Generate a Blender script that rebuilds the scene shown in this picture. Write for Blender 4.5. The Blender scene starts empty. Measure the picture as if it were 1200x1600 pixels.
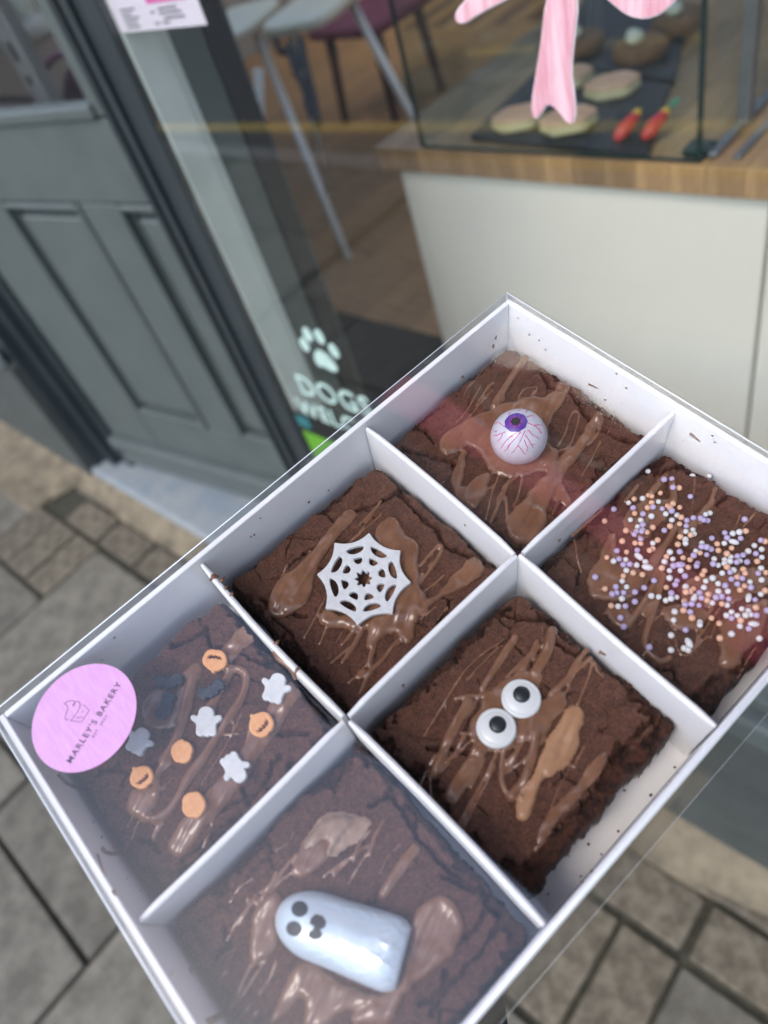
import bpy, bmesh, math, random
import numpy as np
from mathutils import Matrix, Vector
C = bpy.context.scene.collection
SC = bpy.context.scene
random.seed(4)

# ------------------------------------------------------------------ camera, sky, sun, exposure
F = 1155.887                       # focal length in photo pixels (1200 x 1600)
W = np.array([[0.7352952687568496, 0.3329009997388722, -0.5903539549428392],
              [0.6241374855331916, -0.6721345432278563, 0.39835606553959513],
              [-0.2641841533780887, -0.6613713632844564, -0.7019933425119943]])   # camera (x right, y down, z ahead) -> world
CH = 1.45                          # phone held at 1.45 m
cam = bpy.data.cameras.new('camera'); cob = bpy.data.objects.new('camera', cam); C.objects.link(cob)
cob.matrix_world = Matrix([[W[i][0], -W[i][1], -W[i][2], (0, 0, CH)[i]] for i in range(3)] + [[0, 0, 0, 1]])
cam.sensor_fit = 'VERTICAL'; cam.sensor_height = 36; cam.sensor_width = 27; cam.lens = 36 * F / 1600
cam.clip_start = 0.01; cam.clip_end = 600
cam.dof.use_dof = True; cam.dof.focus_distance = 0.30; cam.dof.aperture_fstop = 6.8
SC.camera = cob

SUN_EL, SUN_AZ = math.radians(55), math.radians(178)     # azimuth clockwise from +Y (behind the photographer)
world = bpy.data.worlds.new('World'); SC.world = world; world.use_nodes = True
wn = world.node_tree.nodes; bg = wn['Background']
sky = wn.new('ShaderNodeTexSky'); sky.sky_type = 'NISHITA'; sky.sun_disc = False
sky.sun_elevation = SUN_EL; sky.sun_rotation = SUN_AZ
sky.air_density = 1.2; sky.dust_density = 1.6; sky.ozone_density = 1.0
world.node_tree.links.new(sky.outputs[0], bg.inputs[0]); bg.inputs[1].default_value = 0.14
sl = bpy.data.lights.new('sun', 'SUN'); sl.energy = .6; sl.angle = math.radians(24); sl.color = (1, .93, .84)
so = bpy.data.objects.new('sun', sl); C.objects.link(so)
sd_ = Vector((math.sin(SUN_AZ) * math.cos(SUN_EL), math.cos(SUN_AZ) * math.cos(SUN_EL), math.sin(SUN_EL)))
so.rotation_euler = sd_.to_track_quat('Z', 'Y').to_euler()
SC.view_settings.view_transform = 'Standard'; SC.view_settings.look = 'None'
SC.view_settings.gamma = 1; SC.view_settings.use_curve_mapping = False
SC.view_settings.exposure = 1.3
SC.render.engine = 'CYCLES'
SC.cycles.transparent_max_bounces = 24; SC.cycles.max_bounces = 10; SC.cycles.use_denoising = True

# ------------------------------------------------------------------ measuring helpers (photo pixel -> point on a real plane)
BR = np.array([[-0.1722842192074509, 0.9549874275746983, 0.24148946350998285],
               [-0.9838818728548018, -0.15490745531455163, -0.0893316324472927],
               [-0.04790206759428081, -0.25298753617961195, 0.966282928783264]])
BT = np.array([-0.17440494593393618, 0.21592345643882174, 1.2754515292247826])
BM = Matrix([list(BR[i]) + [BT[i]] for i in range(3)] + [[0, 0, 0, 1]])      # box frame: x long side, y short side, z up, rim at z=0
IM = Matrix.Identity(4)
CAMW = np.array([0, 0, CH]); CAMB = BR.T @ (CAMW - BT)
def ray(px): return W @ np.array([px[0] - 600, px[1] - 800, F])
def fp(px, y): r = ray(px); return CAMW + r * (y / r[1])
def gp(px, z=0.): r = ray(px); return CAMW + r * ((z - CH) / r[2])
def pl(px, p0, n): r = ray(px); return CAMW + r * (((np.array(p0) - CAMW) @ n) / (r @ n))
def bl(px, z): r = BR.T @ ray(px); return CAMB + r * ((z - CAMB[2]) / r[2])

# ------------------------------------------------------------------ materials
def nodes(name):
    m = bpy.data.materials.new(name); m.use_nodes = True
    return m, m.node_tree.nodes, m.node_tree.links, m.node_tree.nodes['Principled BSDF']
def pmat(name, c1, c2=None, scale=30, rough=.5, bump=0, bscale=None, metal=0, spec=.5, coat=0, sss=0, stretch=(1, 1, 1), detail=6, rvar=0, bdist=.001, lo=.35, hi=.65):
    m, n, l, b = nodes(name)
    tc = n.new('ShaderNodeTexCoord'); mp = n.new('ShaderNodeMapping'); mp.inputs['Scale'].default_value = stretch
    l.new(tc.outputs['Object'], mp.inputs[0])
    b.inputs['Roughness'].default_value = rough; b.inputs['Metallic'].default_value = metal
    b.inputs['Specular IOR Level'].default_value = spec; b.inputs['Coat Weight'].default_value = coat
    if sss:
        b.inputs['Subsurface Weight'].default_value = sss; b.inputs['Subsurface Radius'].default_value = (.003, .0015, .001); b.inputs['Subsurface Scale'].default_value = 1
    if c2 is None: b.inputs['Base Color'].default_value = (*c1, 1)
    else:
        t = n.new('ShaderNodeTexNoise'); t.inputs['Scale'].default_value = scale; t.inputs['Detail'].default_value = detail; t.inputs['Roughness'].default_value = .65
        r = n.new('ShaderNodeValToRGB'); r.color_ramp.elements[0].color = (*c1, 1); r.color_ramp.elements[1].color = (*c2, 1)
        r.color_ramp.elements[0].position = lo; r.color_ramp.elements[1].position = hi
        l.new(mp.outputs[0], t.inputs[0]); l.new(t.outputs['Fac'], r.inputs[0]); l.new(r.outputs[0], b.inputs['Base Color'])
        if rvar:
            mr = n.new('ShaderNodeMapRange'); mr.inputs[3].default_value = rough - rvar; mr.inputs[4].default_value = rough + rvar
            l.new(t.outputs['Fac'], mr.inputs[0]); l.new(mr.outputs[0], b.inputs['Roughness'])
    if bump:
        t2 = n.new('ShaderNodeTexNoise'); t2.inputs['Scale'].default_value = bscale or scale; t2.inputs['Detail'].default_value = 5
        bp = n.new('ShaderNodeBump'); bp.inputs['Strength'].default_value = bump; bp.inputs['Distance'].default_value = bdist
        l.new(mp.outputs[0], t2.inputs[0]); l.new(t2.outputs['Fac'], bp.inputs['Height']); l.new(bp.outputs[0], b.inputs['Normal'])
    return m
def objrandom(m, amt):
    """each copy of the piece gets its own slightly different tone"""
    n, l = m.node_tree.nodes, m.node_tree.links; b = n['Principled BSDF']
    src = b.inputs['Base Color'].links[0].from_socket
    oi = n.new('ShaderNodeObjectInfo'); mr = n.new('ShaderNodeMapRange'); mr.inputs[3].default_value = 1 - amt; mr.inputs[4].default_value = 1 + amt
    hs = n.new('ShaderNodeHueSaturation'); l.new(oi.outputs['Random'], mr.inputs[0]); l.new(mr.outputs[0], hs.inputs['Value']); l.new(src, hs.inputs['Color']); l.new(hs.outputs[0], b.inputs['Base Color'])
    return m
def sheet(name, ior, tint=(1, 1, 1), rough=0., bump=0, bscale=8, bdist=.002):
    """clear sheet: mirror reflection by Fresnel, the rest goes straight through; same from both sides"""
    m, n, l, b = nodes(name); n.remove(b); out = n['Material Output']
    g = n.new('ShaderNodeNewGeometry'); mr = n.new('ShaderNodeMapRange'); mr.inputs[3].default_value = ior; mr.inputs[4].default_value = 1 / ior
    fr = n.new('ShaderNodeFresnel'); tr = n.new('ShaderNodeBsdfTransparent'); gl = n.new('ShaderNodeBsdfGlossy'); mx = n.new('ShaderNodeMixShader')
    l.new(g.outputs['Backfacing'], mr.inputs[0]); l.new(mr.outputs[0], fr.inputs['IOR'])
    tr.inputs[0].default_value = (*tint, 1); gl.inputs['Roughness'].default_value = rough
    l.new(fr.outputs[0], mx.inputs[0]); l.new(tr.outputs[0], mx.inputs[1]); l.new(gl.outputs[0], mx.inputs[2]); l.new(mx.outputs[0], out.inputs[0])
    if bump:
        tc = n.new('ShaderNodeTexCoord'); t = n.new('ShaderNodeTexNoise'); t.inputs['Scale'].default_value = bscale; t.inputs['Detail'].default_value = 2
        bp = n.new('ShaderNodeBump'); bp.inputs['Strength'].default_value = bump; bp.inputs['Distance'].default_value = bdist
        l.new(tc.outputs['Object'], t.inputs[0]); l.new(t.outputs['Fac'], bp.inputs['Height']); l.new(bp.outputs[0], gl.inputs['Normal'])
    return m
M = {}
M['slab'] = objrandom(pmat('slab_concrete', (.108, .097, .075), (.185, .168, .133), 16, .85, .7, 220, bdist=.003, detail=12, lo=.40, hi=.62), .13)
M['block'] = objrandom(pmat('block_concrete', (.088, .072, .048), (.19, .160, .115), 30, .85, .8, 260, bdist=.003, detail=12, lo=.40, hi=.62), .18)
M['joint'] = pmat('joint_sand', (.028, .027, .018), (.06, .056, .036), 60, .95, .5, 300)
M['mortar'] = pmat('sandy_mortar', (.10, .082, .054), (.24, .195, .13), 14, .9, .7, 120, bdist=.003, detail=9)
M['kerb'] = pmat('kerb_stone', (.2, .19, .18), (.3, .29, .27), 20, .85, .4, 150)
M['road'] = pmat('asphalt', (.04, .04, .042), (.065, .065, .066), 120, .85, .6, 300)
M['yellow'] = pmat('yellow_road_paint', (.55, .36, .05), (.68, .46, .08), 20, .7)
M['grey_paint'] = pmat('grey_gloss_paint', (.082, .098, .095), (.098, .114, .110), 9, .38, .12, 60, rvar=.05)
M['dark_paint'] = pmat('dark_grey_paint', (.026, .034, .038), (.034, .043, .047), 9, .3, .1, 60)
M['render'] = pmat('grey_painted_render', (.046, .052, .049), (.066, .072, .067), 12, .7, .4, 90, bdist=.002)
M['step'] = pmat('worn_blue_grey_step', (.19, .23, .265), (.27, .285, .285), 12, .6, .5, 80, bdist=.003, detail=9, lo=.35, hi=.65)
M['pale_paint'] = pmat('pale_green_paint', (.62, .68, .62), (.70, .76, .70), 14, .5, .2, 50)
M['panel_grey'] = pmat('grey_green_panel', (.10, .125, .115), (.12, .145, .132), 6, .5)
M['charcoal'] = pmat('charcoal_paint', (.014, .016, .016), (.022, .024, .024), 20, .5)
M['fascia'] = pmat('slate_fascia_paint', (.055, .06, .062), (.075, .08, .08), 5, .45)
M['pink_paint'] = pmat('pink_paint', (.86, .04, .16), (.90, .06, .20), 5, .4)
M['upper'] = pmat('cream_upper_render', (.30, .28, .25), (.38, .36, .32), 4, .8, .3, 60)
M['inner_wall'] = pmat('plaster_wall', (.40, .35, .28), (.46, .41, .33), 3, .8)
M['ceiling'] = pmat('ceiling_white', (.7, .7, .68), (.75, .75, .73), 3, .9)
M['glass'] = sheet('window_glass', 1.52, (.98, .985, .98))
M['case_glass'] = sheet('case_glass', 1.5, (.95, .98, .965))
M['glass_edge'] = pmat('glass_edge_green', (.01, .03, .025), None, rough=.15)
M['plank'] = objrandom(pmat('floor_oak', (.20, .105, .035), (.33, .18, .07), 5, .5, .2, 30, stretch=(1, 9, 1)), .16)
M['mat'] = pmat('dark_entrance_mat', (.012, .012, .011), (.022, .021, .019), 90, .95, .6, 300)
M['cream'] = pmat('cream_laminate', (.80, .76, .65), (.83, .79, .68), 3, .4)
M['stave'] = objrandom(pmat('butcher_block', (.27, .15, .062), (.45, .28, .13), 12, .45, .1, 40, stretch=(6, 1, 1)), .30)
M['slate'] = pmat('black_slate', (.012, .012, .013), (.022, .022, .024), 40, .55, .3, 90)
M['alu'] = pmat('grey_aluminium', (.22, .23, .235), (.27, .28, .285), 30, .35, metal=.6)
M['white_plastic'] = pmat('white_table_plastic', (.84, .81, .62), (.88, .85, .67), 6, .35)
M['white_metal'] = pmat('white_table_leg', (.78, .76, .66), (.84, .82, .72), 12, .4)
M['chair_wood'] = pmat('dark_chair_wood', (.075, .032, .015), (.12, .055, .027), 12, .5, stretch=(1, 1, 6))
M['maroon'] = pmat('maroon_velvet', (.14, .025, .045), (.19, .04, .065), 20, .8)
M['pink_tube'] = pmat('pink_chair_tube', (.50, .16, .26), (.58, .21, .32), 8, .35)
M['card'] = pmat('menu_card_paper', (.76, .68, .76), (.80, .73, .80), 10, .6)
M['ink'] = pmat('black_ink', (.03, .028, .035), None, rough=.6)
M['ink_soft'] = pmat('grey_purple_ink', (.10, .065, .12), None, rough=.6)
M['hot_pink'] = pmat('hot_pink_ink', (.78, .12, .42), None, rough=.6)
M['bow'] = pmat('pink_window_paint', (.68, .30, .36), (.84, .55, .60), 22, .6, .3, 90, stretch=(4, 1, .5), lo=.40, hi=.60)
M['bow_edge'] = pmat('pale_pink_window_paint', (.86, .72, .74), (.9, .8, .8), 40, .6)
M['mint'] = pmat('mint_window_paint', (.42, .58, .52), (.55, .70, .64), 40, .6)
M['green'] = pmat('green_sticker', (.10, .30, .02), (.13, .35, .03), 10, .5)
M['teal'] = pmat('teal_sticker', (.03, .16, .17), None, rough=.5)
M['black'] = pmat('black_print', (.012, .013, .013), None, rough=.5)
M['tray'] = pmat('white_card', (.80, .79, .785), (.84, .83, .825), 40, .42, .06, 500, bdist=.0003, spec=.4)
M['lid'] = sheet('clear_lid_plastic', 1.86, (.985, .985, .99), .02, .5, 14, .0015)
M['lid_side'] = sheet('clear_lid_side', 2.1, (.90, .905, .91), .15, .4, 30, .002)
M['fold_highlight'] = pmat('lid_fold_highlight', (.78, .80, .84), None, rough=.15, spec=.8, coat=.6)  # pale opaque colour stands in for highlights along the clear folds
M['pink_label'] = pmat('pink_label_paper', (.60, .30, .56), (.66, .36, .62), 900, .55, .1, 900, bdist=.0002, stretch=(1, .15, 1))
M['choc'] = pmat('milk_chocolate', (.158, .076, .042), (.225, .115, .068), 120, .17, .10, 260, bdist=.0005, spec=.5, coat=.1, sss=.1)
M['choc_pale'] = pmat('pale_milk_chocolate', (.33, .175, .09), (.38, .21, .115), 90, .28, .1, 200, bdist=.0005, sss=.15)
M['choc_grey'] = pmat('set_milk_chocolate', (.23, .145, .10), (.28, .18, .125), 90, .36, .1, 200, bdist=.0005)
M['sugar_white'] = pmat('white_sugar', (.54, .545, .54), (.64, .64, .63), 400, .5, .35, 1600, bdist=.0003, sss=.1)
M['ball_white'] = pmat('white_sugar_ball', (.66, .65, .64), None, rough=.4, sss=.1)
M['ball_orange'] = pmat('orange_sugar_ball', (.72, .42, .28), None, rough=.4, sss=.1)
M['ball_lilac'] = pmat('lilac_sugar_ball', (.46, .38, .56), None, rough=.4, sss=.1)
M['sugar_orange'] = pmat('orange_sugar', (.66, .29, .10), (.72, .36, .15), 500, .5, .3, 1200, bdist=.0003, sss=.1)
M['sugar_black'] = pmat('black_sugar', (.010, .014, .022), (.022, .028, .038), 500, .5, .4, 900, bdist=.0005)
M['mouth'] = pmat('brown_cutout', (.05, .02, .01), None, rough=.5)
M['eye_white'] = pmat('candy_eye_white', (.62, .63, .61), None, rough=.3, sss=.1)
M['eye_black'] = pmat('candy_eye_black', (.012, .016, .018), None, rough=.35)
M['foil_white'] = pmat('white_foil', (.55, .53, .58), (.62, .60, .65), 200, .3, .35, 260, bdist=.0006, metal=.1)
M['foil_blue'] = pmat('pale_blue_foil', (.50, .58, .64), (.58, .66, .72), 60, .24, .3, 120, bdist=.0010, metal=.15, spec=.8)
M['iris'] = pmat('purple_foil_print', (.075, .035, .25), (.11, .05, .33), 300, .3)
M['magenta'] = pmat('magenta_print', (.55, .04, .22), None, rough=.35)
M['sleeve'] = pmat('black_sleeve_cloth', (.008, .008, .009), (.016, .016, .018), 200, .9, .4, 600)
M['skin'] = pmat('skin', (.50, .30, .22), (.56, .35, .26), 60, .5, sss=.1)
M['cookie'] = pmat('peach_iced_cookie', (.66, .38, .24), (.74, .45, .30), 20, .6)
M['cookie_side'] = pmat('pale_green_cookie_side', (.62, .52, .30), (.68, .58, .36), 20, .7)
M['cookie_brown'] = pmat('brown_cookie', (.16, .075, .03), (.24, .12, .05), 60, .8, .5, 150)
M['red'] = pmat('red_icing', (.55, .02, .03), (.64, .05, .05), 20, .35)
M['amber'] = pmat('yellow_icing', (.68, .38, .05), None, rough=.4)
M['leafgreen'] = pmat('green_icing', (.05, .32, .2), None, rough=.4)
M['marsh'] = pmat('white_icing', (.70, .68, .55), None, rough=.6)
M['jar'] = pmat('jar_glassware', (.55, .60, .50), (.72, .7, .5), 40, .15, coat=.5)
M['table_wood'] = pmat('brown_table_wood', (.20, .12, .06), (.27, .17, .09), 5, .4, stretch=(1, 8, 1))

# brownie: crust / torn crumb mixed by a mesh attribute
m, n, l, b = nodes('brownie_crumb'); M['brownie'] = m
at_ = n.new('ShaderNodeAttribute'); at_.attribute_name = 'crumb'
tc = n.new('ShaderNodeTexCoord')
def nz(scale, det=6, rg=.65):
    t = n.new('ShaderNodeTexNoise'); t.inputs['Scale'].default_value = scale; t.inputs['Detail'].default_value = det; t.inputs['Roughness'].default_value = rg
    l.new(tc.outputs['Object'], t.inputs[0]); return t
def ramp(src, c1, c2, lo=.35, hi=.65):
    r = n.new('ShaderNodeValToRGB'); r.color_ramp.elements[0].color = (*c1, 1); r.color_ramp.elements[1].color = (*c2, 1)
    r.color_ramp.elements[0].position = lo; r.color_ramp.elements[1].position = hi; l.new(src, r.inputs[0]); return r
big = nz(90); fine = nz(1300, 8, .8)
mid = nz(300, 7, .8)
cr = ramp(big.outputs['Fac'], (.094, .033, .017), (.18, .066, .035))
cf0 = ramp(fine.outputs['Fac'], (.038, .013, .006), (.38, .185, .120), .42, .60); cf1 = ramp(mid.outputs['Fac'], (.056, .019, .009), (.23, .088, .049), .42, .58)
cf = n.new('ShaderNodeMix'); cf.data_type = 'RGBA'; cf.inputs[0].default_value = .5; l.new(cf0.outputs[0], cf.inputs[6]); l.new(cf1.outputs[0], cf.inputs[7])
mx1 = n.new('ShaderNodeMix'); mx1.data_type = 'RGBA'; mx1.inputs[0].default_value = .75; l.new(cr.outputs[0], mx1.inputs[6]); l.new(cf.outputs[2], mx1.inputs[7])
cb = ramp(mid.outputs['Fac'], (.016, .0055, .003), (.15, .052, .027), .40, .60)
mx2 = n.new('ShaderNodeMix'); mx2.data_type = 'RGBA'; l.new(at_.outputs['Fac'], mx2.inputs[0]); l.new(mx1.outputs[2], mx2.inputs[6]); l.new(cb.outputs[0], mx2.inputs[7])
l.new(mx2.outputs[2], b.inputs['Base Color']); b.inputs['Roughness'].default_value = .52; b.inputs['Specular IOR Level'].default_value = .45
bp = n.new('ShaderNodeBump'); bp.inputs['Strength'].default_value = 1; bp.inputs['Distance'].default_value = .0015
ad = n.new('ShaderNodeMath'); ad.operation = 'ADD'; l.new(fine.outputs['Fac'], ad.inputs[0]); l.new(mid.outputs['Fac'], ad.inputs[1]); l.new(ad.outputs[0], bp.inputs['Height']); l.new(bp.outputs[0], b.inputs['Normal'])

# ------------------------------------------------------------------ object helpers
FRAME = {}                                        # thing -> (frame matrix, base point in that frame)
def props(o, label=None, cat=None, group=None, kind=None):
    if label: o['label'] = label
    if cat: o['category'] = cat
    if group: o['group'] = group
    if kind: o['kind'] = kind
    return o
def thing(name, base, label, cat, group=None, frame=IM, kind=None):
    o = bpy.data.objects.new(name, None); C.objects.link(o); o.empty_display_size = .02
    o.matrix_world = frame @ Matrix.Translation(base); FRAME[o.name] = (frame, Vector(base))
    return props(o, label, cat, group, kind)
def mesh(name, verts, faces, mat, smooth=False):
    me = bpy.data.meshes.new(name); me.from_pydata([tuple(map(float, v)) for v in verts], [], [tuple(f) for f in faces]); me.update()
    if mat: me.materials.append(mat)
    if smooth: me.polygons.foreach_set('use_smooth', [True] * len(me.polygons))
    return me
def add(name, vf, mat, parent=None, base=None, frame=IM, smooth=False, **pr):
    """vf = (verts, faces) in the frame's coordinates; becomes a part of parent or, with base, a thing of its own"""
    v, f = vf
    if parent is not None:
        frame, base = FRAME[parent.name]
    b3 = np.array(base)
    v = np.asarray(v, float) - b3
    o = bpy.data.objects.new(name, mesh(name, v, f, mat, smooth)); C.objects.link(o)
    if parent is not None: o.parent = parent; FRAME[o.name] = (frame, Vector(base))
    else: o.matrix_world = frame @ Matrix.Translation(base); FRAME[o.name] = (frame, Vector(base))
    return props(o, **pr)
def join(*vfs):
    V, Fc = [], []
    for v, f in vfs:
        k = len(V); V += [tuple(p) for p in v]; Fc += [tuple(i + k for i in q) for q in f]
    return V, Fc
def box(x0, x1, y0, y1, z0, z1, bev=0.):
    bm = bmesh.new(); bmesh.ops.create_cube(bm, size=1)
    for v in bm.verts: v.co = Vector(((x0 + x1) / 2 + v.co.x * (x1 - x0), (y0 + y1) / 2 + v.co.y * (y1 - y0), (z0 + z1) / 2 + v.co.z * (z1 - z0)))
    if bev: bmesh.ops.bevel(bm, geom=list(bm.edges), offset=bev, segments=2, affect='EDGES', profile=.5)
    bm.verts.ensure_lookup_table(); bm.faces.ensure_lookup_table()
    r = [tuple(v.co) for v in bm.verts], [tuple(v.index for v in f.verts) for f in bm.faces]; bm.free(); return r
def xf(vf, fn): return [tuple(fn(np.array(p))) for p in vf[0]], vf[1]
def tube(pts, r, seg=8, r1=None, flat=None):
    pts = [Vector(p) for p in pts]; V, Fc = [], []
    up = Vector((0, 0, 1))
    for i, p in enumerate(pts):
        t = (pts[min(i + 1, len(pts) - 1)] - pts[max(i - 1, 0)]).normalized()
        a = t.cross(up if abs(t.dot(up)) < .95 else Vector((1, 0, 0))).normalized(); c = t.cross(a)
        rr = r if r1 is None else r + (r1 - r) * i / max(1, len(pts) - 1)
        for k in range(seg):
            th = 2 * math.pi * k / seg; V.append(tuple(p + a * math.cos(th) * rr + c * math.sin(th) * rr))
    for i in range(len(pts) - 1):
        for k in range(seg):
            k2 = (k + 1) % seg; Fc.append((i * seg + k, i * seg + k2, (i + 1) * seg + k2, (i + 1) * seg + k))
    Fc.append(tuple(range(seg))[::-1]); Fc.append(tuple(range((len(pts) - 1) * seg, len(pts) * seg)))
    return V, Fc
def lathe(prof, seg=32, c=(0, 0, 0)):
    V, Fc = [], []
    for r, z in prof:
        for k in range(seg): th = 2 * math.pi * k / seg; V.append((c[0] + r * math.cos(th), c[1] + r * math.sin(th), c[2] + z))
    for i in range(len(prof) - 1):
        for k in range(seg):
            k2 = (k + 1) % seg; Fc.append((i * seg + k, i * seg + k2, (i + 1) * seg + k2, (i + 1) * seg + k))
    Fc.append(tuple(range(seg))[::-1]); Fc.append(tuple(range((len(prof) - 1) * seg, len(prof) * seg)))
    return V, Fc
def prism(poly, z0, z1):
    n_ = len(poly); V = [(p[0], p[1], z0) for p in poly] + [(p[0], p[1], z1) for p in poly]
    return V, [tuple(range(n_))[::-1], tuple(range(n_, 2 * n_))] + [(i, (i + 1) % n_, n_ + (i + 1) % n_, n_ + i) for i in range(n_)]
def vprism(poly, y0, y1):
    """outline in the (x, z) wall plane, thickness along y"""
    v, f = prism(poly, 0, 1)
    return [(p[0], y0 + (y1 - y0) * p[2], p[1]) for p in v], f
def hexa(a, b):
    """solid between two quads"""
    return [tuple(p) for p in a] + [tuple(p) for p in b], [(0, 1, 2, 3), (7, 6, 5, 4), (0, 4, 5, 1), (1, 5, 6, 2), (2, 6, 7, 3), (3, 7, 4, 0)]
def chaikin(P, n_=2, closed=True):
    P = [np.array(p, float) for p in P]
    for _ in range(n_):
        Q = [] if closed else [P[0]]
        rng = range(len(P)) if closed else range(len(P) - 1)
        for i in rng:
            a, b_ = P[i], P[(i + 1) % len(P)]; Q += [a * .75 + b_ * .25, a * .25 + b_ * .75]
        if not closed: Q.append(P[-1])
        P = Q
    return P
def puff(loops, thick, bev, res=2):
    """outline with holes -> rounded solid of that thickness, via a filled 2D curve"""
    cu = bpy.data.curves.new('outline', 'CURVE'); cu.dimensions = '2D'; cu.fill_mode = 'BOTH'
    cu.extrude = thick / 2 - bev; cu.bevel_depth = bev; cu.bevel_resolution = res; cu.offset = -bev
    for L in loops:
        s = cu.splines.new('POLY'); s.points.add(len(L) - 1); s.use_cyclic_u = True
        for p, q in zip(s.points, L): p.co = (q[0], q[1], 0, 1)
    o = bpy.data.objects.new('outline', cu); C.objects.link(o)
    dg = bpy.context.evaluated_depsgraph_get(); me = bpy.data.meshes.new_from_object(o.evaluated_get(dg))
    v = [tuple(x.co) for x in me.vertices]; f = [tuple(p.vertices) for p in me.polygons]
    bpy.data.objects.remove(o); bpy.data.meshes.remove(me); bpy.data.curves.remove(cu)
    return v, f
def lettering(txt, size, depth=.0001, bold=0., space=1.):
    cu = bpy.data.curves.new('lettering', 'FONT'); cu.body = txt; cu.size = size; cu.extrude = depth; cu.offset = bold
    cu.align_x = 'CENTER'; cu.align_y = 'CENTER'; cu.space_character = space; cu.resolution_u = 3
    o = bpy.data.objects.new('lettering', cu); C.objects.link(o)
    dg = bpy.context.evaluated_depsgraph_get(); me = bpy.data.meshes.new_from_object(o.evaluated_get(dg))
    v = [tuple(x.co) for x in me.vertices]; f = [tuple(p.vertices) for p in me.polygons]
    bpy.data.objects.remove(o); bpy.data.meshes.remove(me); bpy.data.curves.remove(cu)
    return v, f
def copyobj(o, parent=None):
    c = o.copy(); C.objects.link(c)
    if parent: c.parent = parent
    return c

# ------------------------------------------------------------------ numpy noise
def vnoise(x, y, seed):
    xi = np.floor(x).astype(np.int64); yi = np.floor(y).astype(np.int64); fx = x - xi; fy = y - yi
    fx = fx * fx * (3 - 2 * fx); fy = fy * fy * (3 - 2 * fy)
    def h(a, b_):
        q = (a * 374761393 + b_ * 668265263 + seed * 982451653) & 0x7fffffff
        q = ((q ^ (q >> 13)) * 1274126177) & 0x7fffffff
        return ((q ^ (q >> 16)) & 0xffff) / 65535.
    return (h(xi, yi) * (1 - fx) + h(xi + 1, yi) * fx) * (1 - fy) + (h(xi, yi + 1) * (1 - fx) + h(xi + 1, yi + 1) * fx) * fy
def fbm(x, y, seed, oct=4, gain=.5):
    s = 0; a = 1; t = 0
    for i in range(oct):
        s = s + a * vnoise(x * 2 ** i + 17.3 * i, y * 2 ** i - 9.1 * i, seed + i); t += a; a *= gain
    return s / t * 2 - 1
def cells(x, y, size, seed):
    """distance to the nearest two scattered points, and a number per nearest point"""
    xi = np.floor(x / size).astype(np.int64); yi = np.floor(y / size).astype(np.int64); f1 = np.full(x.shape, 9.); f2 = np.full(x.shape, 9.); idn = np.zeros(x.shape)
    def h(a, b_, k):
        q = (a * 374761393 + b_ * 668265263 + (seed + k) * 982451653) & 0x7fffffff
        q = ((q ^ (q >> 13)) * 1274126177) & 0x7fffffff
        return ((q ^ (q >> 16)) & 0xffff) / 65535.
    for dx in (-1, 0, 1):
        for dy in (-1, 0, 1):
            a, b_ = xi + dx, yi + dy; D = np.hypot((a + .1 + .8 * h(a, b_, 1)) * size - x, (b_ + .1 + .8 * h(a, b_, 2)) * size - y)
            near = D < f1; f2 = np.where(near, f1, np.minimum(f2, D)); idn = np.where(near, h(a, b_, 3), idn); f1 = np.minimum(f1, D)
    return f1, f2, idn
def sstep(a, b_, x): t = np.clip((x - a) / (b_ - a), 0, 1); return t * t * (3 - 2 * t)
def blur(a, s):
    r = int(3 * s + 1); k = np.exp(-.5 * (np.arange(-r, r + 1) / s) ** 2); k /= k.sum()
    p = np.pad(a, r, mode='edge')
    p = np.apply_along_axis(lambda q: np.convolve(q, k, 'valid'), 0, p); return np.apply_along_axis(lambda q: np.convolve(q, k, 'valid'), 1, p)
def segdist(X, Y, a, b_):
    d = b_ - a; L = d @ d + 1e-18; t = np.clip(((X - a[0]) * d[0] + (Y - a[1]) * d[1]) / L, 0, 1)
    return np.hypot(X - a[0] - t * d[0], Y - a[1] - t * d[1]), t
def polysd(X, Y, P):
    d = np.full(X.shape, 1e9); ins = np.zeros(X.shape, bool)
    for i in range(len(P)):
        a, b_ = P[i], P[(i + 1) % len(P)]; d = np.minimum(d, segdist(X, Y, a, b_)[0])
        c = ((a[1] > Y) != (b_[1] > Y)) & (X < (b_[0] - a[0]) * (Y - a[1]) / (b_[1] - a[1] + 1e-18) + a[0]); ins ^= c
    return np.where(ins, d, -d)

# ================================================================== THE STREET
GY = .484                                                    # line where shopfront meets the pavement
pv = props(add('pavement', join(box(-60, 60, -1.62, 40, -.3, -.012)), M['joint'], base=(0, 0, 0)), kind='structure')
props(add('road', box(-60, 60, -60, -1.755, -.4, -.08), M['road'], base=(0, -6, -.08)), kind='structure')
kb = props(add('kerb', box(-60, 60, -1.75, -1.62, -.35, .0), M['kerb'], base=(0, -1.7, 0)), kind='structure')
for y in (-2.20, -1.80):
    props(add('yellow_line', xf(box(-30, 30, y - .06, y + .06, -.079, -.076), lambda p: (p[0], p[1] - .06 * (p[0] + 3.5) * (abs(p[0]) < 31), p[2])), M['yellow'], base=(0, y, -.08)), kind='structure')
SLABS = {}
def paver(name, x0, x1, y0, y1, mat):
    g = .005; h = round(x1 - x0, 3), round(y1 - y0, 3), name
    if h not in SLABS:
        w_, d_ = h[0] / 2 - g, h[1] / 2 - g; SLABS[h] = mesh(name, *box(-w_, w_, -d_, d_, -.05, 0, .005), mat)
    o = bpy.data.objects.new(name, SLABS[h]); C.objects.link(o); o.parent = pv
    o.location = ((x0 + x1) / 2, (y0 + y1) / 2, random.uniform(-.002, .002)); o.rotation_euler = (random.uniform(-.004, .004), random.uniform(-.004, .004), random.uniform(-.006, .006))
x = -4.31
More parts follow.
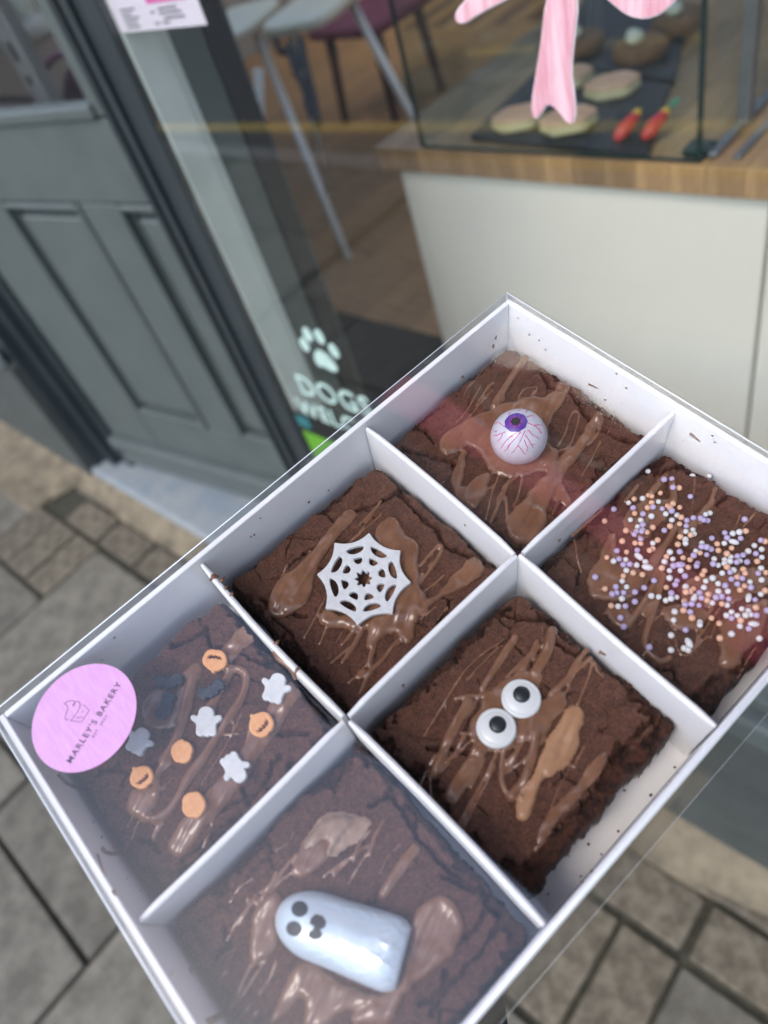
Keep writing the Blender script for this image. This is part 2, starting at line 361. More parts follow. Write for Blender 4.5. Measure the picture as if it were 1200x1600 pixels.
while x < 1.4:                                                # two courses of blocks along the shopfront
    if x > -2.3 or x < -2.6: paver('paving_block', x, x + .205, .296, .402, M['block'])
    paver('paving_block', x - .1, x + .105, .402, .482, M['block']); x += .21
def soldiers(x0, k, y0=.075, y1=.291, w=.105):
    for i in range(k): paver('paving_block', x0 + w * i, x0 + w * (i + 1), y0, y1, M['block'])
soldiers(-2.37, 3, w=.135); soldiers(-.425, 3)
def slab(x0, x1, y0, y1): paver('paving_slab', x0, x1, y0, y1, M['slab'])
for x0, y0 in ((-3.85, .29), (-3.375, .29), (-2.9, .29)): slab(x0, x0 + .475 if x0 < -2.95 else x0 + .53, y0 - .65, y0); slab(x0, x0 + .475, y0 - 1.3, y0 - .65); slab(x0, x0 + .475, y0 - 1.9, y0 - 1.3)
slab(-2.37, -1.965, -.6, .07); slab(-2.37, -1.965, -1.25, -.6); slab(-2.37, -1.965, -1.6, -1.25)
slab(-1.965, -1.47, -.25, .285); slab(-1.965, -1.47, -.9, -.25); slab(-1.965, -1.47, -1.6, -.9)
slab(-1.47, -.99, -.38, .285); slab(-1.47, -.99, -1.03, -.38); slab(-1.47, -.99, -1.6, -1.03)
slab(-.99, -.43, -.19, .285); slab(-.99, -.43, -.84, -.19); slab(-.99, -.43, -1.6, -.84)
slab(-.43, -.11, -.58, .07); slab(-.43, -.11, -1.23, -.58)
for x0 in (-.11, .365, .84): slab(x0, x0 + .475, -.36, .291); slab(x0, x0 + .475, -1.01, -.36); slab(x0, x0 + .475, -1.6, -1.01)
# sandy mortar haunch against the wall and the worn concrete apron by the plinth
hv, hf = [], []
rn = np.random.RandomState(3)
xs = np.linspace(-4, 1.4, 110)
for i, xx in enumerate(xs):
    w_ = .055 + .05 * vnoise(np.array([xx * 5.]), np.array([.5]), 5)[0] + (.10 if xx < -2.32 else 0) * 1
    hv += [(xx, GY - w_, -.004), (xx, GY - w_ * .6, .012), (xx, GY - .02, .03), (xx, GY + .02, .045)]
    if i: k = 4 * i; hf += [(k - 4 + j, k + j, k + j + 1, k - 3 + j) for j in range(3)]
o = add('mortar_haunch', (hv, hf), M['mortar'], pv, smooth=True)
ap = props(add('concrete_apron', box(-4.3, -2.36, .25, .43, -.05, .004, .003), M['mortar'], pv))

# ================================================================== THE SHOP
shop = thing('shop_building', (-.9, GY, 0), 'dark grey painted bakery shopfront with panelled door and big window', 'shop')
def S(name, vf, mat, **k): return add(name, vf, mat, shop, **k)
GZ = .490                                                    # glass plane
S('stall_riser', box(-.90, 3.2, GY, .62, .0, .555, .004), M['render'])
S('window_sill', join(box(-.90, 3.2, .425, .60, .556, .60, .006), box(-.90, 3.2, .445, .60, .602, .625, .004)), M['grey_paint'])
S('corner_post', join(box(-.956, -.868, GY, .512, .0, 1.929, .003), box(-.948, -.936, GY - .012, GY - .001, .0, 1.929, .004), box(-.930, -.914, GY - .008, GY - .001, .0, 1.929, .003), box(-.985, -.957, .500, .56, 0, 1.929, .003)), M['dark_paint'])
S('transom', box(-4.5, 3.2, GY - .03, .60, 1.932, 2.06, .004), M['pink_paint'])
S('fascia', join(box(-4.5, 3.2, GY - .06, .60, 2.063, 2.60, .006)), M['fascia'])
# unseen overhang added above the fascia; its edge bounds sky mirrored in the lid
cn = chaikin([(-4.4, .10), (-.7, .095), (-.3, .045), (0, .02), (.3, .0), (.6, -.05), (3.15, -.06)], 2, False)
S('added_canopy', prism([(3.15, .6)] + [tuple(q) for q in cn[::-1]] + [(-4.4, .6)], 2.603, 2.70), M['fascia'])
S('upper_wall', box(-4.5, 3.2, GY + .02, .75, 2.703, 4.6), M['upper'])
S('left_pier', box(-4.5, -2.315, GY - .008, .70, .0, 1.93, .004), M['grey_paint'])
S('plinth', box(-4.5, -2.25, GY - .022, .61, .0, .49, .006), M['render'])
S('plinth_cap', box(-4.5, -2.26, GY - .045, GY - .012, .492, .53, .006), M['step'])
S('door_jamb', join(box(-2.313, -2.235, GY + .006, .66, .05, 1.93, .003), box(-2.233, -2.165, .525, .66, .05, 1.93, .003), box(-2.163, -2.10, .552, .66, .05, 1.93, .003)), M['dark_paint'])
S('threshold_step', join(box(-2.30, -.957, GY - .012, .76, .0, .055, .012)), M['step'])
S('wall_right', box(3.2, 3.5, GY, 5.2, 0, 4.6), M['upper'])
for vf in (box(-5.6, 3.2, 5.0, 5.2, .0, 2.7), box(-5.6, -5.4, .76, 5.0, .0, 2.7), box(2.9, 3.1, .76, 5.0, .0, 2.7)): S('interior_wall', vf, M['inner_wall'])
for vf in (box(-5.6, 3.19, .76, 1.05, 2.705, 2.8), box(-5.6, 3.19, 4.7, 5.2, 2.705, 2.8)): S('ceiling', vf, M['ceiling'])
S('added_rooflight', box(-5.59, 3.18, 1.053, 4.697, 2.74, 2.746), M['glass'])  # invented glazed opening, put in to bring sky light into the shop
S('pier_wall', box(-5.6, -4.5, .45, .75, 0, 4.6), M['upper'])
# window reveal seen through the glass: pale frame, grey-green board, charcoal trim
rv = S('window_reveal', box(-.90, -.874, .541, .605, .626, 1.93, .002), M['panel_grey'])
add('reveal_frame', join(box(-.873, -.864, .4965, .541, .663, 1.887, .001), box(-.8725, -.867, .5415, .553, .626, 1.93, .001)), M['pale_paint'], rv)
add('reveal_trim', join(box(-.90, -.868, .606, .640, .30, 1.93, .003)), M['charcoal'], rv)
add('window_ledge', box(-.867, 3.1, .515, .60, .58, .624, .003), M['dark_paint'], rv)
# the window: frame and pane, window paint and stickers
win = S('shop_window', join(box(-.867, 3.1, GY - .008, .513, .626, .660, .003), box(-.867, 3.1, GY - .008, .513, 1.89, 1.929, .003)), M['grey_paint'])
add('window_pane', box(-.866, 3.1, GZ - .003, GZ + .003, .661, 1.889), M['glass'], win)
YP = GZ - .0045
def onglass(pts): return [(fp(p, YP)[0], fp(p, YP)[2]) for p in pts]
def ext(pl_, y0=YP, t=.0012): return vprism(pl_, y0 - t, y0)
K = fp((880, 0), YP); bx0, bz0 = K[0], K[2]
tail = onglass([(838, 186), (833, 165), (842, 110), (850, 60), (856, 0), (872, -28), (895, -28), (905, 0), (898, 60), (893, 110), (899, 150), (900, 188), (890, 190), (872, 166), (858, 158), (850, 170)])
tail2 = onglass([(712, 32), (714, 18), (735, -4), (765, -40), (830, -62), (868, -40), (840, -28), (790, -2), (745, 22), (725, 36)])
loopR = onglass([(905, -40), (945, -10), (968, 10), (985, 22), (1010, 27), (1036, 18), (1060, -6), (1078, -40), (1060, -85), (1000, -90), (940, -70)])
loopL = onglass([(868, -44), (820, -20), (760, -30), (720, -60), (735, -105), (800, -110), (850, -80)])
knot = onglass([(862, -30), (870, -62), (900, -66), (912, -44), (902, -22), (880, -18)])
def grow(P, s):
    c = np.mean(P, 0); out = []
    Q = chaikin(P, 1)
    for i in range(len(Q)):
        t = Q[(i + 1) % len(Q)] - Q[i - 1]; t = t / (np.linalg.norm(t) + 1e-9); nrm = np.array([t[1], -t[0]])
        out.append(Q[i] + nrm * s)
    return out
def area(P): return sum(P[i - 1][0] * P[i][1] - P[i][0] * P[i - 1][1] for i in range(len(P))) / 2
def ccw(P): return P if area(P) > 0 else P[::-1]
bowf = [ext(chaikin(ccw(p), 1), YP - .0006 * i) for i, p in enumerate((tail2, loopL, loopR, tail, knot))]
bowo = add('painted_bow', join(*bowf), M['bow'], win)
add('bow_outline', join(*[ext(grow(ccw(p), .0010), YP + .0006 - .0006 * i + .0005, .0011) for i, p in enumerate((tail2, loopL, loopR, tail, knot))]), M['bow_edge'], win)
# paw print and hand-painted words
def ell(cx, cz, a, b_, th=0, n_=20):
    c, s = math.cos(th), math.sin(th); return [(cx + a * math.cos(t) * c - b_ * math.sin(t) * s, cz + a * math.cos(t) * s + b_ * math.sin(t) * c) for t in np.linspace(0, 2 * math.pi, n_, endpoint=False)]
P0 = fp((506, 560), YP); px_, pz_ = P0[0], P0[2]
paw = [chaikin([(px_ - .022, pz_ - .008), (px_ - .012, pz_ + .012), (px_ + .004, pz_ + .014), (px_ + .018, pz_ + .002), (px_ + .024, pz_ - .014), (px_ + .010, pz_ - .020), (px_ - .006, pz_ - .014), (px_ - .016, pz_ - .018)], 2)]
for dx, dz in ((-.030, .016), (-.014, .036), (.010, .038), (.029, .020)): paw.append(ell(px_ + dx, pz_ + dz, .0085, .0115, .1 * dx / .03))
add('paw_print', join(*[ext(ccw(p)) for p in paw]), M['mint'], win)
def glasstext(t, cx, cz, size, bold):
    v, f = lettering(t, size, .0005, bold, 1.1); return [(cx + p[0], YP - p[2] - .0006, cz + p[1]) for p in v], f
D0 = fp((522, 622), YP)
add('lettering', join(glasstext('DOGS', D0[0], D0[2] + .003, .052, .0006), glasstext('WELCOME', D0[0] + .012, D0[2] - .048, .044, .0006)), M['mint'], win)
G0 = fp((481, 674), YP)
gx, gz = G0[0], G0[2]
add('hygiene_sticker', join(box(gx - .012, gx + .17, YP - .001, YP - .0003, gz - .12, gz), ), M['green'], win)
add('sticker_band', join(box(gx - .016, gx + .17, YP - .0011, YP - .0004, gz + .0005, gz + .042)), M['black'], win)
add('sticker_mark', join(box(gx - .012, gx + .018, YP - .002, YP - .0012, gz + .012, gz + .034)), M['teal'], win)

# the door, set back and splayed
AZ = math.radians(8.5); dv = np.array([math.cos(AZ), math.sin(AZ), 0]); dn = np.array([-math.sin(AZ), math.cos(AZ), 0]); D00 = np.array([-2.099, .565, 0])
def dp(px): q = pl(px, D00, dn); return (q - D00) @ dv, q[2]
def dbox(s0, s1, z0, z1, d0, d1, bev=.003): return xf(box(s0, s1, d0, d1, z0, z1, bev), lambda p: D00 + dv * p[0] + dn * p[1] + np.array([0, 0, p[2]]))
door = S('shop_door', dbox(.0, 1.08, .075, 1.93, .022, .045), M['grey_paint'])
def Dr(name, vf, mat=None): return add(name, vf, mat or M['grey_paint'], door)
a1, a2 = .228, .525; b1, b2 = .645, .93; zb, zt, zp = .335, .965, 1.148
Dr('stile', dbox(.0, a1 - .002, .20, 1.93, .0, .021)); Dr('stile', dbox(b2 + .002, 1.08, .20, 1.93, .0, .021)); Dr('muntin', dbox(a2 + .002, b1 - .002, zb, zt, .0, .021))
Dr('rail', dbox(a1, b2, .20, zb - .002, .0, .021)); Dr('rail', dbox(a1, b2, zt + .002, zp - .025, .0, .021))
for s0, s1 in ((a1, a2), (b1, b2)):
    Dr('panel', join(dbox(s0 + .035, s1 - .035, zb + .035, zt - .035, .008, .024, .007)))
    mo = []
    for q in ((s0, s0 + .014, zb, zt), (s1 - .014, s1, zb, zt), (s0 + .0145, s1 - .0145, zb, zb + .014), (s0 + .0145, s1 - .0145, zt - .014, zt)): mo.append(dbox(*q, -.006, .021, .005))
    for q in ((s0 + .019, s0 + .027, zb + .02, zt - .02), (s1 - .027, s1 - .019, zb + .02, zt - .02)): mo.append(dbox(*q, .012, .021, .003))
    Dr('moulding', join(*mo))
Dr('weather_board', join(dbox(-.005, 1.085, .150, .198, -.030, .021, .012), dbox(-.005, 1.085, .080, .149, -.012, .021, .004)))
Dr('glazing_bead', join(dbox(a1 - .13, .735, zp - .022, zp + .004, -.010, .021, .006)))
Dr('pane', dbox(a1 - .13, .722, zp + .005, 1.82, .008, .014, 0), M['glass'])
# the leaf is open behind the pane
lf = join(dbox(.0, 1.08, .075, zp - .03, .022, .045), dbox(.0, a1 - .131, zp - .0295, 1.93, .022, .045), dbox(.724, 1.08, zp - .0295, 1.93, .022, .045), dbox(a1 - .13, .7235, 1.83, 1.93, .022, .045), dbox(.725, b2, zp - .02, 1.93, .0, .021))
bb = FRAME[door.name][1]; door.data = mesh('shop_door', np.array(lf[0]) - np.array(bb), lf[1], M['grey_paint'])

# ------------------------------------------------------------------ inside the shop
fl = props(add('shop_floor', box(-5.6, 3.1, .64, 5.0, -.3, .012), M['chair_wood'], base=(0, 1, 0)), kind='structure')
pm = mesh('floor_plank', *box(-.062, .062, -.62, .62, .0, .018, .002), M['plank'])
pm2 = mesh('floor_plank', *box(-.062, .062, -.30, .30, .0, .018, .002), M['plank'])
for i in range(62):
    for j in range(4 if i % 2 else 3):
        o = bpy.data.objects.new('floor_plank', pm2 if (i % 2 and j == 0) else pm); C.objects.link(o); o.parent = fl
        o.location = (-5.3 + .1265 * i, (-.035 if j == 0 else .275 + .62 + 1.245 * (j - 1)) if i % 2 else .29 + 1.245 * j, 0)
props(add('entrance_mat', box(-2.4, -.9, .80, 1.52, .019, .032, .004), M['mat'], base=(-1.6, 1.1, .019)), 'dark charcoal entrance mat on the wooden floor inside the window', 'mat')
ct = thing('counter', (-.2, 1.3, 0), 'cream panelled shop counter with wooden butcher block top behind the window', 'counter')
add('front_panel', box(-.985, -.345, 1.0, 1.02, .03, .897, .002), M['cream'], ct); add('front_panel', box(-.340, .9, 1.0, 1.02, .03, .897, .002), M['cream'], ct)
add('end_panel', box(-1.012, -.9865, 1.002, 1.75, .02, .897, .004), M['cream'], ct)
add('plinth_board', box(-.98, .9, 1.04, 1.75, .018, .896), M['cream'], ct)
stv = mesh('stave', *box(-.0255, .0255, -.13, .13, -.04, 0, .0012), M['stave'])
for i in range(38):
    for j in range(3):
        o = bpy.data.objects.new('stave', stv); C.objects.link(o); o.parent = ct; o.location = (-1.02 + .0515 * i + .2, 1.115 + .2615 * j - 1.3, .94)
dc = thing('display_case', (-.68, 1.22, .94), 'glass display case of decorated biscuits standing on the wooden counter', 'display case')
X0, X1, Y0, Y1, Z0, Z1 = -.932, -.440, .997, 1.46, .9415, 1.33
add('front_pane', box(X0, X1, Y0, Y0 + .005, Z0, Z1), M['case_glass'], dc)
add('side_pane', box(X0, X0 + .005, Y0 + .006, Y1, Z0, Z1), M['case_glass'], dc); add('side_pane', box(X1 - .005, X1, Y0 + .006, Y1, Z0, Z1), M['case_glass'], dc)
add('edge_strip', join(box(X0 - .004, X0 + .003, Y0 - .004, Y0 - .0005, Z0, Z1), box(X1 - .004, X1 + .003, Y0 - .004, Y0 - .0005, Z0, Z1), box(X0, X1, Y0 - .004, Y0 - .0005, Z0, Z0 + .004)), M['glass_edge'], dc)
add('corner_block', box(X1 - .03, X1 + .008, Y0 + .008, Y0 + .04, Z0, Z0 + .012, .003), M['glass_edge'], dc)
add('upright', box(X1 + .004, X1 + .022, Y0 + .10, Y0 + .12, Z0, Z1, .002), M['alu'], dc)
add('base_rail', join(box(X1 + .004, X1 + .018, Y0 + .01, Y1, Z0, Z0 + .008, .002), box(X1 + .04, X1 + .05, Y0 + .01, Y1, Z0, Z0 + .005)), M['alu'], dc)
add('top_pane', box(X0, X1, Y0, Y1, Z1 + .001, Z1 + .006), M['case_glass'], dc)
q = [gp(p, .95) for p in ((735, 212), (1012, 240), (1046, 132), (852, 98))]
sl0 = props(add('slate_board', prism([(p[0], p[1]) for p in ccw([tuple(v[:2]) for v in q])], .9425, .951), M['slate'], base=(-.7, 1.15, .9425)), 'black slate board of pumpkin biscuits at the front of the glass case', 'serving board')
q = [gp(p, .955) for p in ((862, 92), (1052, 122), (1075, 20), (930, -40))]
props(add('slate_board', prism(ccw([tuple(v[:2]) for v in q]), .9425, .952), M['slate'], base=(-.75, 1.45, .9425)), 'black slate board of brown ghost biscuits farther back in the case', 'serving board')
def blob2(n_, r, wob, sq=1., rot=0, ph=0):
    return [((r * (1 + wob * math.cos(n_ * t + ph))) * math.cos(t) * math.cos(rot) - sq * r * (1 + wob * math.cos(n_ * t + ph)) * math.sin(t) * math.sin(rot), (r * (1 + wob * math.cos(n_ * t + ph))) * math.cos(t) * math.sin(rot) + sq * r * (1 + wob * math.cos(n_ * t + ph)) * math.sin(t) * math.cos(rot)) for t in np.linspace(0, 2 * math.pi, 36, endpoint=False)]
for px, lb in (((810, 184), 'peach pumpkin biscuit at the front left of the slate'), ((888, 188), 'peach pumpkin biscuit below the tail of the painted bow'), ((956, 134), 'peach pumpkin biscuit right of the painted bow tail'), ((886, 122), 'peach pumpkin biscuit mostly hidden behind the bow tail')):
    c_ = gp(px, .962); t = thing('pumpkin_biscuit', (c_[0], c_[1], .9515), lb, 'biscuit', 'pumpkin biscuits in the glass case')
    s = puff([[(c_[0] + a, c_[1] + b_) for a, b_ in blob2(6, .043, .05, .8, .5)]], .014, .004)
    add('biscuit_base', xf(s, lambda p: (p[0], p[1], p[2] + .9587)), M['cookie_side'], t, smooth=True)
    s = puff([[(c_[0] + a, c_[1] + b_) for a, b_ in blob2(6, .0425, .05, .8, .5)]], .006, .0028)
    add('icing', xf(s, lambda p: (p[0], p[1], p[2] + .9687)), M['cookie'], t, smooth=True)
    add('icing_rib', join(*[tube([(c_[0] + .3 * k + .008 * k / abs(k or 1) * 0 + dx, c_[1] + dy, .9722) for dx, dy in ((k * .9 - .012, -.022), (k, 0), (k * .9 + .012, .022))], .0016, 6) for k in (-.018, 0, .018)]), M['cookie'], t)
for px, lb in (((981, 196), 'red lolly biscuit with a yellow tip, nearer the bow tail'), ((1025, 194), 'red lolly biscuit with a yellow and green tip, beside the case edge')):
    c_ = gp(px, .965); t = thing('lolly_biscuit', (c_[0], c_[1], .9515), lb, 'biscuit', 'red lolly biscuits in the glass case')
    L = [(-.03, .003), (-.025, .010), (-.012, .0135), (.004, .0125), (.018, .009), (.025, .003)]
    add('red_body', xf(lathe([(r, z) for z, r in L], 14), lambda p: (c_[0] + p[0] * .8 + p[2] * .25, c_[1] + p[2] * .75, .9655 + p[1] * .8 + p[2] * .35)), M['red'], t, smooth=True)
    add('yellow_tip', xf(lathe([(.002, .014), (.009, .016), (.0085, .024), (.002, .032)], 12), lambda p: (c_[0] + p[0] * .8 + p[2] * .25, c_[1] + p[2] * .75, .9665 + p[1] * .8 + p[2] * .35)), M['amber'], t, smooth=True)
    if px[0] > 1000: add('green_stalk', tube([(c_[0] + .008, c_[1] + .026, .9775), (c_[0] + .013, c_[1] + .040, .982)], .004, 8), M['leafgreen'], t)
for px, lb in (((905, 66), 'brown biscuit nest with white topping behind the bow tail'), ((1000, 74), 'brown biscuit nest with white topping right of the bow'), ((1060, 30), 'brown biscuit nest at the back of the case by the upright')):
    c_ = gp(px, .97); t = thing('biscuit_nest', (c_[0], c_[1], .9525), lb, 'biscuit', 'brown biscuit nests in the glass case')
    add('biscuit_base', lathe([(.038, 0), (.046, .008), (.046, .022), (.036, .03), (.01, .027)], 26, (c_[0], c_[1], .953)), M['cookie_brown'], t, smooth=True)
    add('topping', join(lathe([(.010, 0), (.016, .006), (.012, .016), (.003, .019)], 14, (c_[0] - .004, c_[1] - .01, .9815)), lathe([(.008, 0), (.012, .005), (.008, .012), (.002, .014)], 12, (c_[0] - .02, c_[1] + .012, .9815))), M['marsh'], t, smooth=True)
# menu card taped inside the glass
mc = thing('menu_card', (-.78, GZ + .005, 1.3), 'pale pink menu card with a bright pink heading at the top of the window', 'menu card')
cA, cB = onglass([(186, 57)])[0], onglass([(316, 57)])[0]
yc = GZ + .006
add('card_sheet', box(cA[0] - .01, cB[0], yc, yc + .0008, cA[1], cA[1] + .21), M['card'], mc)
li = []
wd = cB[0] - cA[0]
for r_, (u0, u1) in enumerate(((.52, .60), (.55, .80), (.05, .22), (.05, .20), (.42, .48), (.52, .78), (.05, .25), (.42, .47), (.52, .74), (.05, .18), (.05, .24))):
    z_ = cA[1] + (.005, .009, .004, .008, .005, .0135, .012, .015, .0175, .016, .020)[r_]
    li.append(box(cA[0] + wd * u0, cA[0] + wd * u1, yc - .0006, yc - .0001, z_, z_ + .0014))
add('print_line', join(*li), M['ink'], mc)
add('heading_block', join(box(cA[0] + wd * .42, cA[0] + wd * .92, yc - .0007, yc - .0001, cA[1] + .0235, cA[1] + .046)), M['hot_pink'], mc)
# white plastic high chair, dark wooden chair, things seen through the door
feet = [gp((545, 405), .02), gp((512, 300), .02), gp((700, 285), .02), np.array([-2.80, 1.83, .02])]
tops = [gp((403, 55), .69), gp((458, 58), .69), gp((549, 4), .69), np.array([-2.66, 2.02, .69])]
hc = thing('high_chair', (*np.mean(feet, 0)[:2], .02), 'white plastic baby high chair with splayed legs and hanging black straps inside the window', 'high chair')
for f_, t_ in zip(feet, tops): add('leg', tube([t_, f_], .020, 12, .015), M['white_metal'], hc, smooth=True)
def rrect(cx, cy, rx, ry, rot): return [(cx + (rx * abs(math.cos(a)) ** .5 * math.copysign(1, math.cos(a))) * math.cos(rot) - (ry * abs(math.sin(a)) ** .5 * math.copysign(1, math.sin(a))) * math.sin(rot), cy + (rx * abs(math.cos(a)) ** .5 * math.copysign(1, math.cos(a))) * math.sin(rot) + (ry * abs(math.sin(a)) ** .5 * math.copysign(1, math.sin(a))) * math.cos(rot)) for a in np.linspace(0, 2 * math.pi, 40, endpoint=False)]
c1, c2 = gp((356, 40), .75), gp((472, 22), .75)
add('tray_top', xf(puff([rrect(c1[0], c1[1], .20, .24, .3)], .04, .016, 3), lambda p: (p[0], p[1], p[2] + .75)), M['white_plastic'], hc, smooth=True)
add('seat', join(xf(puff([rrect(c2[0] - .05, c2[1] + .10, .17, .22, .3)], .05, .02, 3), lambda p: (p[0], p[1], p[2] + .73)), xf(puff([rrect(c2[0] - .05, .95, .17, .2, 0)], .04, .018, 3), lambda p: (p[0], c2[1] + .30 + p[2], p[1]))), M['white_plastic'], hc, smooth=True)
st = []
for P_l in ([(430, 60), (440, 85), (455, 75), (470, 95), (462, 120)], [(450, 70), (462, 110), (478, 140), (482, 170), (500, 195)], [(470, 60), (476, 100), (490, 150), (497, 200)]):
    st.append(tube([gp(q, .70 - .0016 * (q[1] - 60)) for q in chaikin(P_l, 1, False)], .016, 6))
add('harness_strap', join(*st), M['black'], hc, smooth=True)
cc = gp((540, 190), .02)
ch = thing('cafe_chair', (cc[0], cc[1], .02), 'dark wooden cafe chair with a maroon seat behind the table legs', 'chair')
for dx, dy in ((0, 0), (.36, .03), (.02, .40), (.38, .42)): add('leg', tube([(cc[0] + dx, cc[1] + dy, .02), (cc[0] + dx * .85 + .03, cc[1] + dy * .85 + .03, .44)], .022, 8, .028), M['chair_wood'], ch, smooth=True)
add('seat', box(cc[0] - .05, cc[0] + .45, cc[1] - .05, cc[1] + .45, .445, .50, .02), M['maroon'], ch)
add('backrest', box(cc[0] - .02, cc[0] + .42, cc[1] + .40, cc[1] + .44, .58, .88, .015), M['maroon'], ch)
for dx in (0, .4): add('back_post', box(cc[0] + dx - .015, cc[0] + dx + .015, cc[1] + .405, cc[1] + .435, .501, .579, .004), M['chair_wood'], ch)
# brown table, glassware and a tubular chair behind the door glass
ta = thing('wooden_table', (-4.0, 1.95, .02), 'brown wooden table just inside the glazed door', 'table')
add('table_top', box(-4.9, -3.35, 1.55, 2.5, .755, .79, .006), M['table_wood'], ta)
for x_, y_ in ((-4.8, 1.62), (-3.42, 1.62), (-4.8, 2.42), (-3.42, 2.42)): add('leg', box(x_ - .025, x_ + .025, y_ - .025, y_ + .025, .02, .754, .004), M['table_wood'], ta)
jp = gp((50, 52), .792)
for k, (dx, dy, h, lb) in enumerate(((0, 0, .12, 'tall glass jar on the brown table behind the door glass'), (.28, -.10, .06, 'low pale dish on the brown table beside the glass jar'))):
    add('glass_jar' if k == 0 else 'dish', lathe([(.08, 0), (.10, .01), (.09, h * 1.6), (.06, h * 1.9), (.065, h * 2)], 18, (jp[0] + dx, jp[1] + dy, .791)), M['jar'] if k == 0 else M['marsh'], base=(jp[0] + dx, jp[1] + dy, .791), smooth=True, label=lb, cat='jar' if k == 0 else 'dish')
tp = pl((118, 122), D00 + dn * .75, dn)
tch = thing('tub_chair', (tp[0], tp[1] + .1, .02), 'maroon padded chair with pink tubular frame behind the door glass', 'chair')
ring = [(tp[0] + .30 * math.cos(a) - .0, tp[1] + .02 * math.sin(2 * a), .01 + tp[2] - .28 + .34 * math.sin(a)) for a in np.linspace(-.1, math.pi + .1, 20)]
add('tube_frame', join(tube(ring, .012, 8), tube([ring[0], (ring[0][0], tp[1] + .04, .02)], .012, 8), tube([ring[-1], (ring[-1][0], tp[1] + .04, .02)], .012, 8)), M['pink_tube'], tch, smooth=True)
add('back_pad', xf(lathe([(.005, -.02), (.26, -.018), (.29, 0), (.26, .018), (.005, .02)], 28), lambda p: (tp[0] + p[0], tp[1] + p[2] + .035, p[1] + tp[2] - .26)), M['maroon'], tch, smooth=True)
add('seat', box(tp[0] - .2, tp[0] + .2, tp[1] + .06, tp[1] + .46, .40, .47, .03), M['maroon'], tch)
kp = pl((30, 95), D00 + dn * .12, dn)
kpost = thing('door_keep_post', (kp[0], kp[1], .02), 'grey metal upright with dark lock slots just behind the door glass', 'post')
add('upright_bar', box(kp[0] - .035, kp[0] + .035, kp[1], kp[1] + .03, .02, 1.9, .003), M['alu'], kpost)
add('lock_slot', join(box(kp[0] - .012, kp[0] + .006, kp[1] - .003, kp[1] - .0005, 1.20, 1.235), box(kp[0] - .010, kp[0] + .006, kp[1] - .003, kp[1] - .0005, 1.155, 1.172)), M['black'], kpost)
# ================================================================== THE BOX OF BROWNIES (coordinates in the box frame)
U1, U2, UL, V1, VL, DZ = .0832, .1643, .2465, .0811, .1618, -.041
def B(name, vf, mat, parent, **k): return add(name, vf, mat, parent, **k)
tr = thing('brownie_tray', (.123, .081, DZ), 'open white card tray split into six cells, held over the pavement', 'cake box', frame=BM)
T = .0022
B('floor_panel', box(-.001, UL + .001, -.001, VL + .001, DZ - .0015, DZ, .0003), M['tray'], tr)
for q in ((-T, 0, -T, VL + T), (UL, UL + T, -T, VL + T)): B('end_wall', box(*q, DZ + .0002, .0, .0005), M['tray'], tr)
for q in ((.0001, UL - .0001, -T, 0), (.0001, UL - .0001, VL, VL + T)): B('side_wall', box(*q, DZ + .0002, .0, .0005), M['tray'], tr)
def divider(p, q, name='divider', lean=0):
    """folded card: slightly bowed, rounded top, thin gap at both ends"""
    p, q = np.array(p), np.array(q); d = (q - p) / np.linalg.norm(q - p); nn = np.array([-d[1], d[0]]); L = np.linalg.norm(q - p)
    V, Fc = [], []; N = 13; prof = [(-.0011, DZ + .0006), (-.0011, -.0032), (-.0008, -.0024), (0, -.0020), (.0008, -.0024), (.0011, -.0032), (.0011, DZ + .0006)]
    for i in range(N):
        t = i / (N - 1); c_ = p + d * L * t + nn * (.0007 * math.sin(math.pi * t) * lean); e = .5 if i in (0, N - 1) else 1
        for w_, z in prof:
            k = (z - DZ) / -DZ; r = c_ + nn * (w_ * (.75 if i in (0, N - 1) else 1)); V.append((r[0], r[1], z - (.0009 if i in (0, N - 1) and z > -.01 else 0)))
    m_ = len(prof)
    for i in range(N - 1):
        for j in range(m_ - 1): Fc.append((i * m_ + j, (i + 1) * m_ + j, (i + 1) * m_ + j + 1, i * m_ + j + 1))
    Fc.append(tuple(range(m_))); Fc.append(tuple(range((N - 1) * m_, N * m_))[::-1])
    return B(name, (V, Fc), M['tray'], tr)
divider((.0003, V1 + .0016), (U1 - .0014, V1 + .0004), lean=.6); divider((U1 + .0012, V1 - .0004), (U2 - .0012, V1 - .0004), lean=-.5); divider((U2 + .0012, V1 - .0002), (UL - .0004, V1 + .0008), lean=.8)
divider((.0827, .0004), (U1 + .0012, VL * .5 - .0012), lean=1); divider((.0834, V1 + .0002), (.0862, VL - .0006), lean=-1)
divider((.1652, .0004), (U2, V1 - .0016), lean=-1.6); divider((U2 - .0004, V1 + .0012), (.1620, VL - .0006), lean=1)

CELLS = {'E': (.0016, .0808, .0016, .0795), 'W': (.0852, .1628, .0030, .0790), 'P': (.1680, .2446, .0056, .0790),
         'S': (.0016, .0812, .0838, .1580), 'G': (.0872, .1612, .0838, .1535), 'H': (.1656, .2452, .0838, .1612)}
TOPZ = {'E': -.0200, 'W': -.0195, 'P': -.0185, 'S': -.0200, 'G': -.0185, 'H': -.0185}
VIEW = {'E': (2.857, 600, 540), 'W': (2.857, 370, 740), 'G': (2.4, 570, 920), 'S': (3.333, 840, 690), 'P': (2.927, 130, 920), 'H': (2.069, 270, 1160)}
LAB = {'E': 'chocolate brownie under the foil eyeball, in the corner cell nearest the shop window', 'W': 'chocolate brownie with the white sugar spider web on top',
       'P': 'chocolate brownie scattered with sugar pumpkins, bats and ghosts beside the round pink label', 'S': 'chocolate brownie covered in white, orange and lilac sugar balls',
       'G': 'chocolate brownie with two candy eyes and a gap of bare tray beside it', 'H': 'chocolate brownie under the big foil ghost'}
